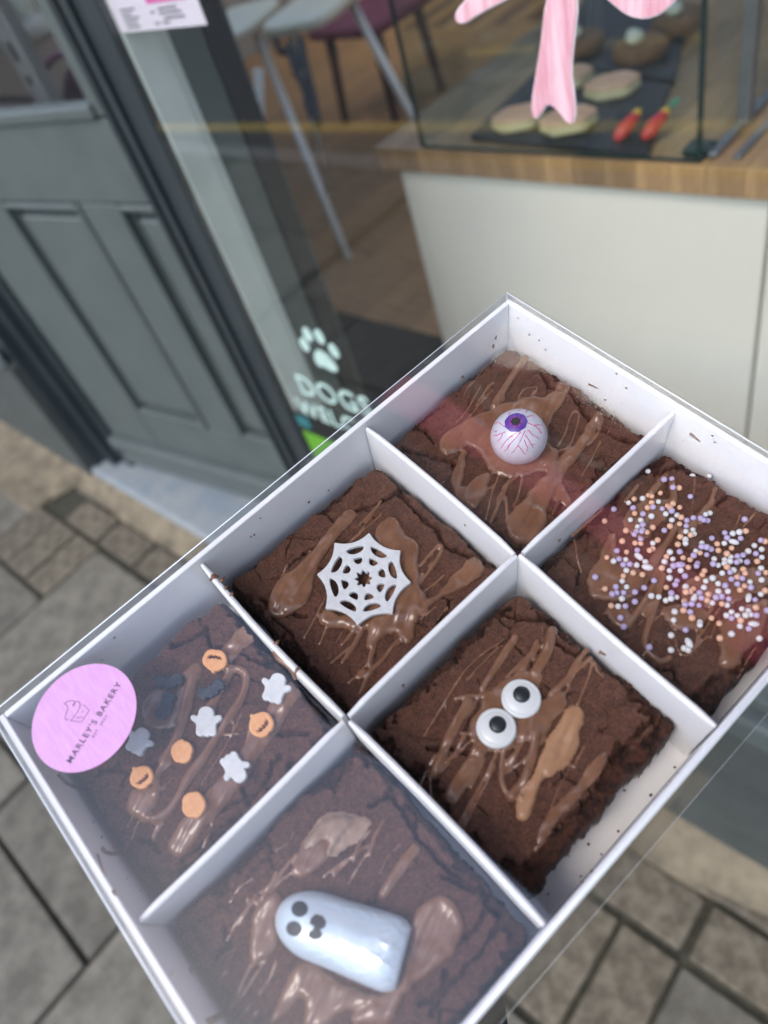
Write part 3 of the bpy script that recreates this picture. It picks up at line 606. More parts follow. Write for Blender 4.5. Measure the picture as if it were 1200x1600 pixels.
# visible cracks, crop pixels
CRK = {'E': [[(700, 120), (740, 190), (850, 230), (900, 310), (960, 370), (1040, 420), (1130, 440)], [(870, 260), (980, 280), (1090, 330), (1130, 370)], [(80, 460), (200, 490), (310, 530)], [(120, 350), (180, 380), (220, 430)]],
       'W': [[(480, 180), (540, 160), (640, 130), (720, 80)], [(720, 90), (800, 170), (890, 250), (930, 320), (1060, 380)], [(230, 410), (330, 340), (400, 300)], [(160, 640), (250, 720), (300, 850), (420, 960), (480, 1040)], [(100, 560), (200, 620), (310, 640)]],
       'G': [[(530, 100), (640, 120), (740, 130)], [(700, 190), (780, 250), (830, 240)], [(240, 600), (320, 600), (420, 630)], [(930, 640), (1010, 560), (1080, 480)], [(100, 640), (180, 690), (260, 720)], [(880, 660), (820, 740), (850, 770), (740, 880)]],
       'P': [[(560, 200), (580, 260), (700, 280)], [(860, 640), (900, 660), (1020, 660)], [(720, 300), (820, 340), (860, 330)], [(730, 900), (760, 960), (640, 1010)], [(80, 830), (200, 830), (180, 900)], [(250, 1150), (310, 1150), (350, 1200)], [(440, 1250), (560, 1150), (720, 1030)], [(890, 760), (840, 860), (760, 980)], [(400, 260), (480, 230), (560, 180)]],
       'S': [[(620, 160), (740, 110), (830, 100), (900, 150), (1000, 240), (1100, 300), (1200, 350)], [(940, 210), (980, 240), (1060, 290)], [(20, 640), (150, 600), (220, 660), (210, 740)], [(820, 1330), (880, 1270), (930, 1220)], [(650, 1190), (700, 1180), (740, 1260)], [(1000, 260), (940, 330)]],
       'H': [[(640, 60), (700, 130), (740, 220), (790, 300), (900, 420), (980, 480), (1060, 560)], [(880, 440), (1020, 500), (990, 590), (930, 640)], [(800, 850), (900, 780), (1000, 680), (1050, 580)], [(140, 700), (180, 660), (170, 600)], [(640, 200), (690, 170), (720, 180)], [(880, 740), (890, 800), (830, 880)]]}
s_, b_ = 's', 'b'
DRZ = {
'E': [('b', 1.5, [(400, 310), (500, 280), (640, 230), (740, 225), (800, 135), (830, 195), (740, 330), (725, 450), (790, 480), (740, 560), (650, 565), (560, 590), (480, 560), (440, 480), (390, 430), (330, 470), (260, 480), (250, 410), (330, 360)]),
      ('b', 1.9, [(930, 300), (985, 300), (950, 370), (830, 540), (760, 650), (720, 770), (680, 880), (590, 890), (548, 850), (570, 750), (660, 660), (760, 520), (880, 420)]),
      ('b', 1.8, [(340, 460), (380, 450), (350, 560), (345, 640), (440, 560), (480, 560), (470, 610), (420, 720), (380, 720), (320, 680), (300, 620), (310, 560)]),
      ('b', 1.0, [(790, 600), (850, 690), (800, 720), (770, 640)]),
      ('s', 34, [(630, 45), (590, 110), (490, 270)]), ('s', 8, [(435, 175), (370, 290), (315, 350)]), ('s', 8, [(485, 195), (420, 270), (345, 350)]), ('s', 8, [(465, 170), (440, 230)]),
      ('s', 12, [(600, 235), (625, 190), (660, 185), (690, 180), (670, 225), (650, 235)]), ('s', 12, [(775, 445), (815, 380), (830, 310), (855, 285), (875, 310), (850, 400), (825, 450), (790, 460)]),
      ('s', 8, [(965, 425), (930, 500), (885, 575)]), ('s', 12, [(510, 580), (480, 660), (455, 780)]), ('s', 14, [(560, 600), (540, 660), (475, 790)]), ('s', 16, [(545, 680), (550, 790)]), ('s', 12, [(620, 580), (600, 680), (575, 720)]), ('s', 8, [(800, 650), (750, 755)])],
'W': [('b', 1.7, [(490, 150), (540, 165), (500, 220), (430, 310), (340, 420), (330, 540), (270, 610), (170, 635), (135, 610), (150, 540), (220, 440), (300, 400), (370, 300), (430, 220)]),
      ('b', 1.9, [(610, 270), (660, 200), (720, 205), (755, 265), (810, 300), (815, 400), (815, 480), (850, 560), (800, 640), (790, 760), (740, 760), (720, 690), (640, 720), (600, 800), (570, 760), (600, 680), (540, 690), (480, 690), (380, 670), (370, 620), (420, 600), (480, 640), (560, 560), (600, 400), (640, 330)]),
      ('b', 1.5, [(1045, 365), (1105, 405), (1100, 440), (1000, 510), (900, 550), (820, 640), (800, 600), (870, 570), (950, 480)]),
      ('s', 18, [(820, 410), (880, 340), (915, 310), (915, 350), (860, 430), (820, 490)]), ('s', 14, [(925, 450), (870, 500), (830, 530)]), ('s', 10, [(630, 140), (560, 250), (500, 310)]), ('s', 10, [(645, 180), (580, 240), (520, 300)]),
      ('s', 22, [(560, 690), (520, 770), (470, 840)]), ('s', 12, [(500, 770), (420, 845)]), ('s', 20, [(720, 740), (620, 860), (545, 910)]), ('s', 12, [(545, 880), (540, 910), (570, 900), (600, 860)]), ('s', 16, [(600, 860), (550, 980)]), ('s', 26, [(620, 740), (590, 850)]),
      ('s', 10, [(400, 540), (350, 640), (300, 730)]), ('s', 8, [(400, 680), (370, 755)]), ('s', 12, [(470, 700), (440, 750)]), ('s', 8, [(890, 595), (820, 650)]), ('s', 24, [(470, 240), (330, 430), (250, 560)])],
'G': [('b', 1.5, [(470, 400), (520, 340), (600, 310), (650, 300), (665, 360), (640, 420), (700, 400), (750, 390), (760, 430), (700, 520), (640, 570), (600, 580), (570, 560), (560, 600), (480, 610), (430, 600), (400, 560), (400, 480)]),
      ('b', 1.2, [(920, 595), (890, 680), (800, 780), (730, 860), (680, 930), (615, 1025), (660, 900), (720, 800), (800, 730), (860, 640)]),
      ('s', 34, [(705, 150), (690, 230), (640, 310)]), ('s', 26, [(565, 180), (500, 280), (440, 370)]), ('s', 8, [(520, 190), (400, 270), (330, 370), (220, 550)]), ('s', 6, [(500, 220), (380, 340)]), ('s', 12, [(650, 205), (600, 260), (530, 330)]), ('s', 14, [(630, 240), (620, 260), (590, 300)]),
      ('s', 22, [(840, 215), (780, 290), (760, 340), (700, 390)]), ('s', 14, [(850, 255), (770, 330), (765, 390), (690, 400)]), ('s', 8, [(855, 270), (840, 330), (800, 430)]), ('s', 8, [(865, 270), (870, 310), (895, 325)]),
      ('s', 20, [(340, 410), (400, 395), (430, 400), (470, 385)]), ('s', 40, [(390, 420), (330, 520), (290, 620), (260, 690)]), ('s', 14, [(380, 540), (330, 630), (280, 690), (250, 690)]), ('s', 16, [(360, 540), (400, 540)]), ('s', 48, [(430, 600), (390, 680), (330, 775)]),
      ('s', 10, [(500, 600), (430, 740), (350, 885)]), ('s', 8, [(490, 660), (420, 800), (365, 905)]), ('s', 10, [(450, 640), (400, 740)]), ('s', 8, [(240, 690), (250, 800)]), ('s', 22, [(520, 600), (510, 700), (530, 770), (580, 780)]), ('s', 16, [(600, 540), (560, 640), (520, 690)]),
      ('s', 40, [(640, 470), (640, 600), (600, 720), (550, 775)]), ('s', 12, [(680, 560), (600, 640), (530, 690)]), ('s', 12, [(775, 655), (720, 760), (680, 880)])],
'S': [('b', 1.2, [(450, 380), (540, 290), (700, 280), (720, 330), (640, 420), (560, 500), (470, 480)]), ('b', 1.6, [(370, 480), (420, 465), (400, 590), (520, 640), (560, 700), (500, 800), (470, 830), (440, 820), (360, 830), (275, 800), (255, 700), (330, 600)]),
      ('b', 1.4, [(360, 850), (480, 830), (470, 1000), (400, 960), (350, 900)]), ('s', 36, [(670, 170), (600, 250)]), ('s', 36, [(705, 200), (715, 300)]), ('s', 10, [(825, 180), (805, 380)]), ('s', 36, [(915, 305), (830, 400), (760, 470)]), ('s', 44, [(740, 420), (640, 560), (560, 700)]),
      ('s', 34, [(640, 680), (560, 830), (470, 960)]), ('s', 32, [(660, 690), (610, 870), (570, 980), (555, 1060), (600, 1120), (650, 1145), (690, 1120)]), ('b', 1.7, [(650, 870), (760, 830), (880, 860), (860, 960), (760, 980), (670, 950)]), ('b', 1.3, [(740, 700), (960, 690), (1200, 640), (1200, 760), (1000, 840), (760, 860)]),
      ('s', 14, [(720, 980), (720, 1060), (750, 1110), (790, 1110), (830, 1060), (890, 1010)]), ('s', 12, [(970, 840), (850, 1000), (800, 1100)]), ('s', 10, [(930, 840), (830, 990)]), ('b', 2.1, [(970, 930), (1080, 860), (1200, 800), (1200, 930), (1120, 1040), (1060, 1100), (1050, 1180), (990, 1185), (935, 1150), (960, 1050)]),
      ('s', 10, [(1060, 375), (1020, 470)]), ('s', 12, [(1140, 360), (1040, 480)]), ('s', 16, [(195, 500), (205, 600), (230, 670)]), ('s', 26, [(525, 220), (460, 300)]), ('s', 8, [(630, 660), (570, 680)])],
'P': [('b', 1.6, [(690, 190), (740, 150), (790, 200), (740, 270), (650, 340), (610, 310)]), ('s', 40, [(650, 360), (730, 365), (745, 420), (720, 500), (670, 580), (600, 690), (540, 790), (480, 870), (440, 950), (380, 1030), (330, 1055)]), ('s', 32, [(680, 360), (620, 460), (560, 560)]),
      ('b', 1.3, [(280, 470), (380, 430), (440, 380), (520, 320), (540, 380), (480, 480), (460, 600), (420, 620), (330, 640), (260, 620)]), ('s', 46, [(500, 400), (460, 560), (440, 660), (370, 780)]), ('b', 1.9, [(210, 940), (300, 890), (350, 920), (330, 1000), (280, 1060), (200, 1030)]), ('s', 30, [(270, 1050), (330, 1050)]),
      ('s', 36, [(390, 790), (330, 850), (340, 930)]), ('b', 1.4, [(960, 400), (985, 460), (960, 530), (880, 580), (840, 560), (900, 480)]), ('s', 84, [(900, 540), (810, 680), (720, 830), (620, 940), (500, 1080), (430, 1170)]), ('s', 10, [(680, 580), (690, 640), (640, 740), (540, 900)]), ('s', 6, [(600, 670), (710, 660)]),
      ('s', 8, [(620, 1000), (580, 1100), (540, 1180)]), ('s', 12, [(250, 1060), (200, 1190)]), ('s', 12, [(300, 700), (270, 790)])],
'H': [('b', 1.5, [(500, 245), (560, 240), (590, 250), (520, 330), (470, 420), (390, 440), (400, 380), (440, 300)]), ('s', 14, [(400, 360), (320, 460), (270, 520)]), ('s', 10, [(420, 390), (300, 490)]), ('s', 6, [(265, 510), (210, 570), (170, 640)]), ('s', 8, [(655, 320), (570, 370), (485, 435)]), ('s', 10, [(655, 320), (600, 400), (565, 460)]), ('s', 8, [(600, 350), (520, 430)]),
      ('s', 36, [(785, 345), (730, 410), (680, 490)]), ('b', 2.0, [(770, 560), (850, 490), (890, 500), (940, 570), (920, 650), (860, 730), (760, 790), (700, 910), (560, 910), (640, 840), (720, 790), (760, 700)]), ('b', 1.8, [(350, 480), (330, 560), (345, 640), (290, 700), (250, 730), (250, 600), (290, 510)]),
      ('s', 12, [(260, 700), (200, 820), (180, 860)]), ('s', 6, [(300, 700), (200, 850)]), ('b', 1.9, [(410, 690), (480, 740), (560, 800), (700, 820), (650, 850), (540, 860), (500, 910), (420, 930), (440, 830), (400, 820), (340, 910), (300, 910), (370, 770)])]}
PALE = {'G': ('pale_drizzle', 'choc_pale', [('b', 1.9, [(770, 440), (810, 435), (828, 470), (800, 540), (790, 600), (760, 670), (700, 700), (660, 690), (640, 780), (620, 850), (580, 868), (560, 845), (580, 780), (640, 690), (650, 640), (690, 560), (720, 510)])]),
        'H': ('set_drizzle', 'choc_grey', [('b', 1.0, [(430, 300), (480, 230), (560, 220), (640, 250), (620, 290), (500, 385), (520, 300), (440, 350)])])}
STEP = .00042
GRID = {}
def hgt(cell, u, v):
    g = GRID[cell]; i = int(round((u - g['u'][0]) / STEP)); j = int(round((v - g['v'][0]) / STEP))
    i = min(max(i, 0), len(g['u']) - 1); j = min(max(j, 0), len(g['v']) - 1); return g['z'][i, j]
def gridmesh(U, V, Z, mask, shift=None):
    """quads of the height field where mask holds"""
    nu, nv = Z.shape; keep = mask[:-1, :-1] & mask[1:, :-1] & mask[:-1, 1:] & mask[1:, 1:]
    idx = np.arange(nu * nv).reshape(nu, nv)
    f = np.stack([idx[:-1, :-1][keep], idx[1:, :-1][keep], idx[1:, 1:][keep], idx[:-1, 1:][keep]], 1)
    used, inv = np.unique(f, return_inverse=True)
    return np.stack([U, V, Z], 2).reshape(-1, 3)[used], inv.reshape(f.shape), used
def field(cell, items, U, V, base):
    s, ox, oy = VIEW[cell]; tz = TOPZ[cell]; H3 = np.zeros(U.shape)
    P = lambda p: bl((ox + p[0] / s, oy + p[1] / s), tz + .0008)[:2]
    dirv = P((100, 0)) - P((0, 150)); dirv /= np.linalg.norm(dirv)
    A = U * dirv[0] + V * dirv[1]; Bc = -U * dirv[1] + V * dirv[0]; sd0 = hash(cell) % 7 + len(items)
    streak = fbm(A / .018, Bc / .0020, 40 + len(items), 3); wob = fbm(U / .005, V / .005, 71, 3)
    for it in items:
        if it[0] == 'b':
            d = polysd(U, V, chaikin([P(p) for p in it[2]], 1)) + wob * .0013 + .0005; w_ = .0022; t = np.clip(d / w_, 0, 1)
            h = it[1] * .0008 * np.sqrt(1 - (1 - t) ** 2) * (1 + .5 * streak * np.clip(d / .004, 0, 1)); h = np.where(d > 0, h, 0)
        else:
            pts = chaikin([P(p) for p in it[2]], 2, False); q = np.mean([p for p in it[2]], 0)
            r0 = it[1] / 2 * np.linalg.norm(P(q + np.array([10, 0])) - P(q)) / 10 * 1.15; r0 = max(r0, .00055)
            D = np.full(U.shape, 1e9)
            for a, c_ in zip(pts[:-1], pts[1:]): D = np.minimum(D, segdist(U, V, a, c_)[0])
            rr = r0 * (1 + .35 * fbm(U / .009, V / .009, int(it[1]) + 3, 2)); hm = np.minimum(rr * .95, .0015)
            h = hm * np.sqrt(np.clip(1 - (D / rr) ** 2, 0, 1)) * (1 + .4 * streak * (r0 > .0014))
        H3 += h ** 3
    if len(items) > 3:                                   # loose hair-thin strands flung along the drizzle direction
        rg = random.Random(len(items) * 7 + ord(cell))
        for k in range(16):
            it = rg.choice(items); c0 = np.array(rg.choice(it[2]), float) + np.array([rg.uniform(-60, 60), rg.uniform(-60, 60)]); ln = rg.uniform(60, 190) * s / 2.8; an = math.radians(-58 + rg.uniform(-14, 14)); bend = rg.uniform(-14, 14)
            e_ = np.array([math.cos(an), math.sin(an)]); pts = chaikin([P(c0 - e_ * ln / 2), P(c0 + np.array([bend, bend * .5])), P(c0 + e_ * ln / 2)], 2, False); r0 = rg.uniform(.00035, .0008)
            D = np.full(U.shape, 1e9)
            for a, c_ in zip(pts[:-1], pts[1:]): D = np.minimum(D, segdist(U, V, a, c_)[0])
            rr = r0 * (1 + .5 * fbm(U / .005, V / .005, k + 3, 2)); H3 += (np.minimum(rr, .0009) * np.sqrt(np.clip(1 - (D / rr) ** 2, 0, 1))) ** 3
    return blur(np.cbrt(H3), .6)
for ci, (cell, (u0, u1, v0, v1)) in enumerate(CELLS.items()):
    tz = TOPZ[cell]; us = np.arange(u0 - .0025, u1 + .0025, STEP); vs = np.arange(v0 - .0025, v1 + .0025, STEP); U, V = np.meshgrid(us, vs, indexing='ij'); sd = 11 * ci + 3
    rc = .004
    qx = np.abs(U - (u0 + u1) / 2) - (u1 - u0) / 2 + rc; qy = np.abs(V - (v0 + v1) / 2) - (v1 - v0) / 2 + rc
    d = -(np.hypot(np.maximum(qx, 0), np.maximum(qy, 0)) + np.minimum(np.maximum(qx, qy), 0) - rc)
    d = d + .0022 * fbm(U / .007, V / .007, sd, 5, .65) - .0005
    z = tz + .0012 * fbm(U / .03, V / .03, sd + 1, 2) + .0005 * fbm(U / .008, V / .008, sd + 2, 4) + .00042 * fbm(U / .0022, V / .0022, sd + 3, 3, .65)
    # torn edge band where the shiny crust has broken off
    bw = .0008 + .0080 * np.clip(fbm(U / .014, V / .014, sd + 4, 6, .65) + .20, 0, 1) + (.004 if cell == 'G' else 0) * (V > v1 - .012)
    torn = sstep(.00025, -.00025, d - bw)
    F1, F2, ID = cells(U + .0022 * fbm(U / .006, V / .006, sd + 20, 4), V + .0022 * fbm(U / .006, V / .006, sd + 21, 4), .015, sd)
    plate = (ID - .5) * .0011
    # cracks: traced ones plus wandering ones
    ck = np.zeros(U.shape); s, ox, oy = VIEW[cell]
    wx = .0017 * fbm(U / .004, V / .004, sd + 5, 4, .65); wy = .0017 * fbm(U / .004, V / .004, sd + 6, 4, .65); side = np.zeros(U.shape)
    for L in CRK[cell]:
        pts = [bl((ox + p[0] / s, oy + p[1] / s), tz)[:2] for p in L]
        D = np.full(U.shape, 1e9)
        for a, c_ in zip(pts[:-1], pts[1:]): D = np.minimum(D, segdist(U + wx, V + wy, a, c_)[0])
        wdt = .0007 + .0006 * vnoise(U / .004, V / .004, sd + 7); ck = np.maximum(ck, sstep(1.0, .45, D / wdt)); side = np.maximum(side, sstep(.006, .0, D))
    ck = np.maximum(ck, sstep(.00045 + .0005 * vnoise(U / .003, V / .003, sd + 22), .0001, F2 - F1) * sstep(.08, .3, fbm(U / .018, V / .018, sd + 9, 3)) * .8); z = z + plate
    z = z + .0007 * side * fbm(U / .005, V / .005, sd + 12, 2)
    rough = fbm(U / .0026, V / .0026, sd + 10, 4, .7)
    z = z - torn * (.0019 + .0022 * rough) - ck * (.0019 + .0005 * rough)
    cav = sstep(.42, .6, fbm(U / .010, V / .010, sd + 13, 3)) * torn; z -= cav * .004
    e = np.clip(1 - d / .0032, 0, 1); z = z - .0026 * e ** 2.2
    z = np.where(d < 0, z - 14 * (-d) - .001 * (rough + .3), z); zf = np.maximum(z, DZ + .0003)
    crumb = np.clip(np.maximum(torn, ck) + sstep(.0008, -.0004, d) + .35 * np.clip(fbm(U / .011, V / .011, sd + 14, 4) - .15, 0, 1), 0, 1)
    vv, ff, used = gridmesh(U, V, zf, zf > DZ + .0004)
    base = ((u0 + u1) / 2, (v0 + v1) / 2, DZ)
    br = thing('brownie', base, LAB[cell], 'brownie', 'brownies in the tray', BM)
    cr_ = add('cake', (vv, ff), M['brownie'], br, smooth=True)
    at = cr_.data.attributes.new('crumb', 'FLOAT', 'POINT'); at.data.foreach_set('value', crumb.reshape(-1)[used].astype(np.float32))
    zb = blur(np.where(d > 0, np.maximum(z, tz - .0015), tz - .0015), 2.5); ztop = np.maximum(zf, tz - .003)
    H = field(cell, DRZ[cell], U, V, zb); inside = sstep(-.0004, .0012, d)
    zc = zb - .00025 + H * 1.3
    vv, ff, _ = gridmesh(U, V, zc, (H > .00012) & (d > -.0002))
    add('drizzle', (vv, ff), M['choc'], br, smooth=True)
    ztop = np.maximum(ztop, np.where(H > .0003, zc, -1))
    if cell in PALE:
        nm, mk, items = PALE[cell]; H2 = field(cell, items, U, V, zb); zc2 = np.maximum(zc, zb) - .0001 + H2 * 1.3
        vv, ff, _ = gridmesh(U, V, zc2, H2 > .00012); add(nm, (vv, ff), M[mk], br, smooth=True); ztop = np.maximum(ztop, np.where(H2 > .0003, zc2, -1))
    GRID[cell] = {'u': us, 'v': vs, 'z': ztop}
def cpx(cell, p, z=None):
    s, ox, oy = VIEW[cell]; return bl((ox + p[0] / s, oy + p[1] / s), TOPZ[cell] + .0015 if z is None else z)

# ------------------------------------------------------------------ foil eyeball
EC = np.array([.0414, .0432, -.0126]); ER = .0111
ey = thing('chocolate_eyeball', EC - np.array([0, 0, ER]), 'white foil eyeball with purple iris and red veins on the brownie by the window', 'sweet', frame=BM)
def sph(px, r=ER):
    s, ox, oy = VIEW['E']; dr = BR.T @ ray((ox + px[0] / s, oy + px[1] / s)); dr /= np.linalg.norm(dr); oc = CAMB - EC
    bb_ = dr @ oc; cc_ = oc @ oc - r * r; disc = bb_ * bb_ - cc_
    p = CAMB + dr * (-bb_ - math.sqrt(max(disc, 0))); return p - EC
add('foil_ball', lathe([(ER * math.sin(a), -ER * math.cos(a)) for a in np.linspace(.01, math.pi - .01, 40)], 64, EC), M['foil_white'], ey, smooth=True)
idir = sph((588, 338)); idir /= np.linalg.norm(idir); ix = np.cross(idir, [0, 0, 1.]); ix /= np.linalg.norm(ix); iy = np.cross(idir, ix)
def cap(r_, a0, a1, wob=None, seg=40, rings=5):
    V_, F_ = [], []
    for i in range(rings + 1):
        for k in range(seg):
            t = 2 * math.pi * k / seg; a = a0 + (a1 - a0) * i / rings
            if wob and i == rings: a += wob(t)
            V_.append(EC + r_ * (math.cos(a) * idir + math.sin(a) * (math.cos(t) * ix + math.sin(t) * iy)))
    for i in range(rings):
        for k in range(seg): k2 = (k + 1) % seg; F_.append((i * seg + k, (i + 1) * seg + k, (i + 1) * seg + k2, i * seg + k2))
    return V_, F_
ir = add('iris', cap(ER + .00006, .005, .40, lambda t: .012 * math.sin(9 * t)), M['iris'], ey, smooth=True)
rays_ = []
rr_ = random.Random(2)
for k in range(22):
    t = 2 * math.pi * k / 22 + rr_.uniform(-.07, .07); a_, b2_ = rr_.uniform(.15, .18), rr_.uniform(.22, .33); w_ = .018
    pt = lambda a, tt: EC + (ER + .00012) * (math.cos(a) * idir + math.sin(a) * (math.cos(tt) * ix + math.sin(tt) * iy))
    rays_.append(([pt(a_, t - .06), pt((a_ + b2_) / 2, t - .06 + rr_.uniform(-.05, .05)), pt(b2_, t + rr_.uniform(-.08, .08)), pt((a_ + b2_) / 2, t + .03), pt(a_, t + .06)], [(0, 1, 2, 3, 4)]))
add('iris_streaks', join(*rays_), M['magenta'], ir)
add('pupil', cap(ER + .00018, .005, .16, lambda t: .02 * math.sin(7 * t)), M['black'], ey, smooth=True)
VEINS = [[(545, 360), (510, 340), (495, 350)], [(540, 385), (510, 395), (490, 405)], [(590, 390), (560, 410), (535, 440), (522, 457)], [(610, 385), (575, 430), (540, 470)], [(630, 380), (600, 440), (570, 482)], [(630, 400), (650, 430), (668, 460)], [(625, 420), (640, 450), (635, 472)], [(598, 445), (618, 468), (630, 487)], [(640, 380), (670, 400), (690, 418)], [(640, 345), (670, 360), (690, 370), (705, 392)], [(670, 355), (698, 352), (712, 362)], [(635, 320), (660, 312), (672, 320)], [(632, 298), (640, 288)], [(528, 395), (518, 418), (506, 430)], [(555, 308), (568, 298)], [(690, 370), (698, 395)], [(560, 410), (580, 402)], [(600, 292), (606, 286)], [(505, 380), (492, 384)], [(655, 440), (672, 442)], [(560, 440), (552, 462)]]
ve = []
for L in VEINS:
    p = [sph(q) for q in chaikin(L, 1, False)]; jit = np.random.RandomState(len(ve)).normal(0, .00018, (len(p), 3))
    ve.append(tube([EC + (q + jit[i] * (i > 0)) / np.linalg.norm(q + jit[i] * (i > 0)) * (ER + .00002) for i, q in enumerate(p)], .00019, 5, .00012))
add('veins', join(*ve), M['magenta'], ey)

# ------------------------------------------------------------------ candy eyes
for (px, pp, lb) in (((587, 407), (588, 396), 'white candy eye with black pupil, the upper one on the drizzled brownie'), ((493, 519), (498, 509), 'white candy eye with black pupil, the lower one nearer the bakery label side')):
    c_ = cpx('G', px, TOPZ['G'] + .003); zb = max(hgt('G', c_[0] + a, c_[1] + b2_) for a in (-.004, 0, .004) for b2_ in (-.004, 0, .004)) - .0008
    R_ = .0066
    t = thing('candy_eye', (c_[0], c_[1], zb), lb, 'sweet', 'candy eyes on the brownie', BM)
    add('white', lathe([(R_ * .9, 0), (R_ * .99, .0006), (R_, .0012), (R_ * .965, .0019), (R_ * .87, .0024), (R_ * .83, .00225), (R_ * .78, .0024), (R_ * .5, .0029), (.0002, .0031)], 40, (c_[0], c_[1], zb)), M['eye_white'], t, smooth=True)
    q = cpx('G', pp, zb + .003)
    add('pupil', lathe([(.0029, -.0009), (.0029, .0), (.0026, .0005), (.0016, .0009), (.0002, .001)], 28, (q[0], q[1], zb + .0028)), M['eye_black'], t, smooth=True)

# ------------------------------------------------------------------ sugar spider web
s_, ox_, oy_ = VIEW['W']
def wpx(p): return cpx('W', p, TOPZ['W'] + .0038)
tips = [(592, 266), (733, 345), (780, 487), (697, 628), (540, 680), (396, 606), (358, 452), (436, 310)]; wc = np.array((567, 470.))
out = []
for i, p in enumerate(tips):
    a, b2_ = np.array(p, float), np.array(tips[(i + 1) % 8], float); mid = (a + b2_) / 2 + (wc - (a + b2_) / 2) * .24
    for t in np.linspace(0, 1, 12, endpoint=False): out.append((1 - t) ** 2 * a + 2 * t * (1 - t) * mid + t * t * b2_)
    # blunt tips
out = chaikin(out, 1); holes = []
for i in range(8):
    a, b2_ = np.array(tips[i], float) - wc, np.array(tips[(i + 1) % 8], float) - wc
    nn_ = a / np.linalg.norm(a) + b2_ / np.linalg.norm(b2_); nn_ /= np.linalg.norm(nn_); tt_ = np.array([-nn_[1], nn_[0]]); k_ = (np.linalg.norm(a) + np.linalg.norm(b2_)) / 2 / 208; jr = random.Random(i)
    def H_(L, r): return chaikin([wc + nn_ * (r * k_ + p[1] * k_) + tt_ * (p[0] * k_ * jr.uniform(.95, 1.08)) for p in L], 2)
    holes.append(H_([(-44, 4), (-22, 9), (0, 10), (22, 9), (44, 4), (30, -16), (0, -23), (-30, -16)], 137))
    holes.append(H_([(-24, 11), (0, 14), (24, 11), (14, -12), (0, -17), (-14, -12)], 84))
holes.append([wc + np.array((math.cos(t), math.sin(t))) * 33 * (1 + .2 * math.cos(8 * t + .6)) for t in np.linspace(0, 2 * math.pi, 40, endpoint=False)])
loops = [[wpx(p)[:2] for p in L] for L in [out] + holes]; wcen = wpx(wc); zb = max(hgt('W', wpx(p)[0], wpx(p)[1]) for p in tips + [tuple(wc)]) - .0004
v, f = puff([[q - wcen[:2] for q in L] for L in loops], .0018, .0003)
add('sugar_spider_web', [(p[0] + wcen[0], p[1] + wcen[1], p[2] + zb + .0012) for p in v] and ([(p[0] + wcen[0], p[1] + wcen[1], p[2] + zb + .0012) for p in v], f), M['sugar_white'], base=(wcen[0], wcen[1], zb), frame=BM, label='white sugar spider web lying on the chocolate drizzled brownie', cat='sugar decoration')

# ------------------------------------------------------------------ sugar pumpkins, ghosts and bats
GH = [(-.2, -1.02), (.2, -1.02), (.46, -.82), (.52, -.5), (.56, -.36), (.78, -.46), (1.0, -.40), (1.02, -.14), (.84, .0), (.66, .14), (.64, .5), (.70, .86), (.46, 1.04), (.24, .94), (.02, 1.06), (-.20, .94), (-.44, 1.04), (-.68, .86), (-.64, .5), (-.66, .14), (-.84, .0), (-1.02, -.14), (-1.0, -.40), (-.78, -.46), (-.56, -.36), (-.52, -.5), (-.46, -.82)]
BA = [(-.1, -.45), (.1, -.45), (.2, -.3), (.5, -.6), (.95, -.45), (1.05, .1), (.8, .45), (.55, .2), (.3, .5), (0, .42), (-.3, .55), (-.55, .25), (-.8, .45), (-1.05, .1), (-.95, -.45), (-.5, -.55), (-.2, -.3)]
def PUM(plain):
    L = []
    for t in np.linspace(0, 2 * math.pi, 64, endpoint=False):
        r = .90 + .05 * abs(math.cos(2.5 * t + .8)) - .05 * math.exp(-((t - math.pi / 2) / .16) ** 2)
        if plain: r -= .07 * (math.exp(-(((t + math.pi) % (2 * math.pi) - math.pi - .05) / .12) ** 2) + math.exp(-((t - math.pi) / .12) ** 2))
        else: r += .20 * math.exp(-((t - 1.5 * math.pi) / .13) ** 4)
        L.append((r * math.cos(t), .9 * r * math.sin(t)))
    return [L] if plain else [L, [(-.56, .06), (-.36, .16), (-.24, .06), (-.10, .20), (.04, .08), (.18, .18), (.34, .04), (.46, .12), (.56, .02), (.48, .28), (.24, .38), (.12, .28), (.0, .40), (-.16, .28), (-.30, .36), (-.46, .24)]]
items = [('pumpkin', (598, 322), 60, 188, 0, 'orange sugar pumpkin with zigzag mouth, nearest the tray divider corner'), ('pumpkin', (816, 622), 66, -48, 0, 'orange sugar pumpkin with zigzag mouth between two white sugar ghosts'), ('pumpkin', (268, 862), 60, -42, 0, 'orange sugar pumpkin with mouth, on a thick drizzle end near the pink label'),
         ('pumpkin', (448, 742), 60, -75, 1, 'plain backed orange sugar pumpkin in the middle of the brownie'), ('pumpkin', (510, 990), 66, 90, 1, 'plain backed orange sugar pumpkin nearest the ghost brownie'),
         ('ghost', (878, 452), 68, 18, 0, 'white sugar ghost beside the smeared tray divider'), ('ghost', (558, 603), 68, 0, 0, 'white sugar ghost upright between the bats and the zigzag pumpkin'), ('ghost', (697, 822), 70, 148, 0, 'white sugar ghost lying head down on the wide drizzle'), ('ghost', (246, 690), 62, 28, 0, 'white sugar ghost half covered by the pink label'),
         ('bat', (388, 420), 62, -8, 0, 'black sugar bat nearest the long tray wall'), ('bat', (583, 458), 64, -28, 0, 'black sugar bat beside the upright sugar ghost'), ('bat', (374, 533), 66, -62, 0, 'black sugar bat closest to the pink label')]
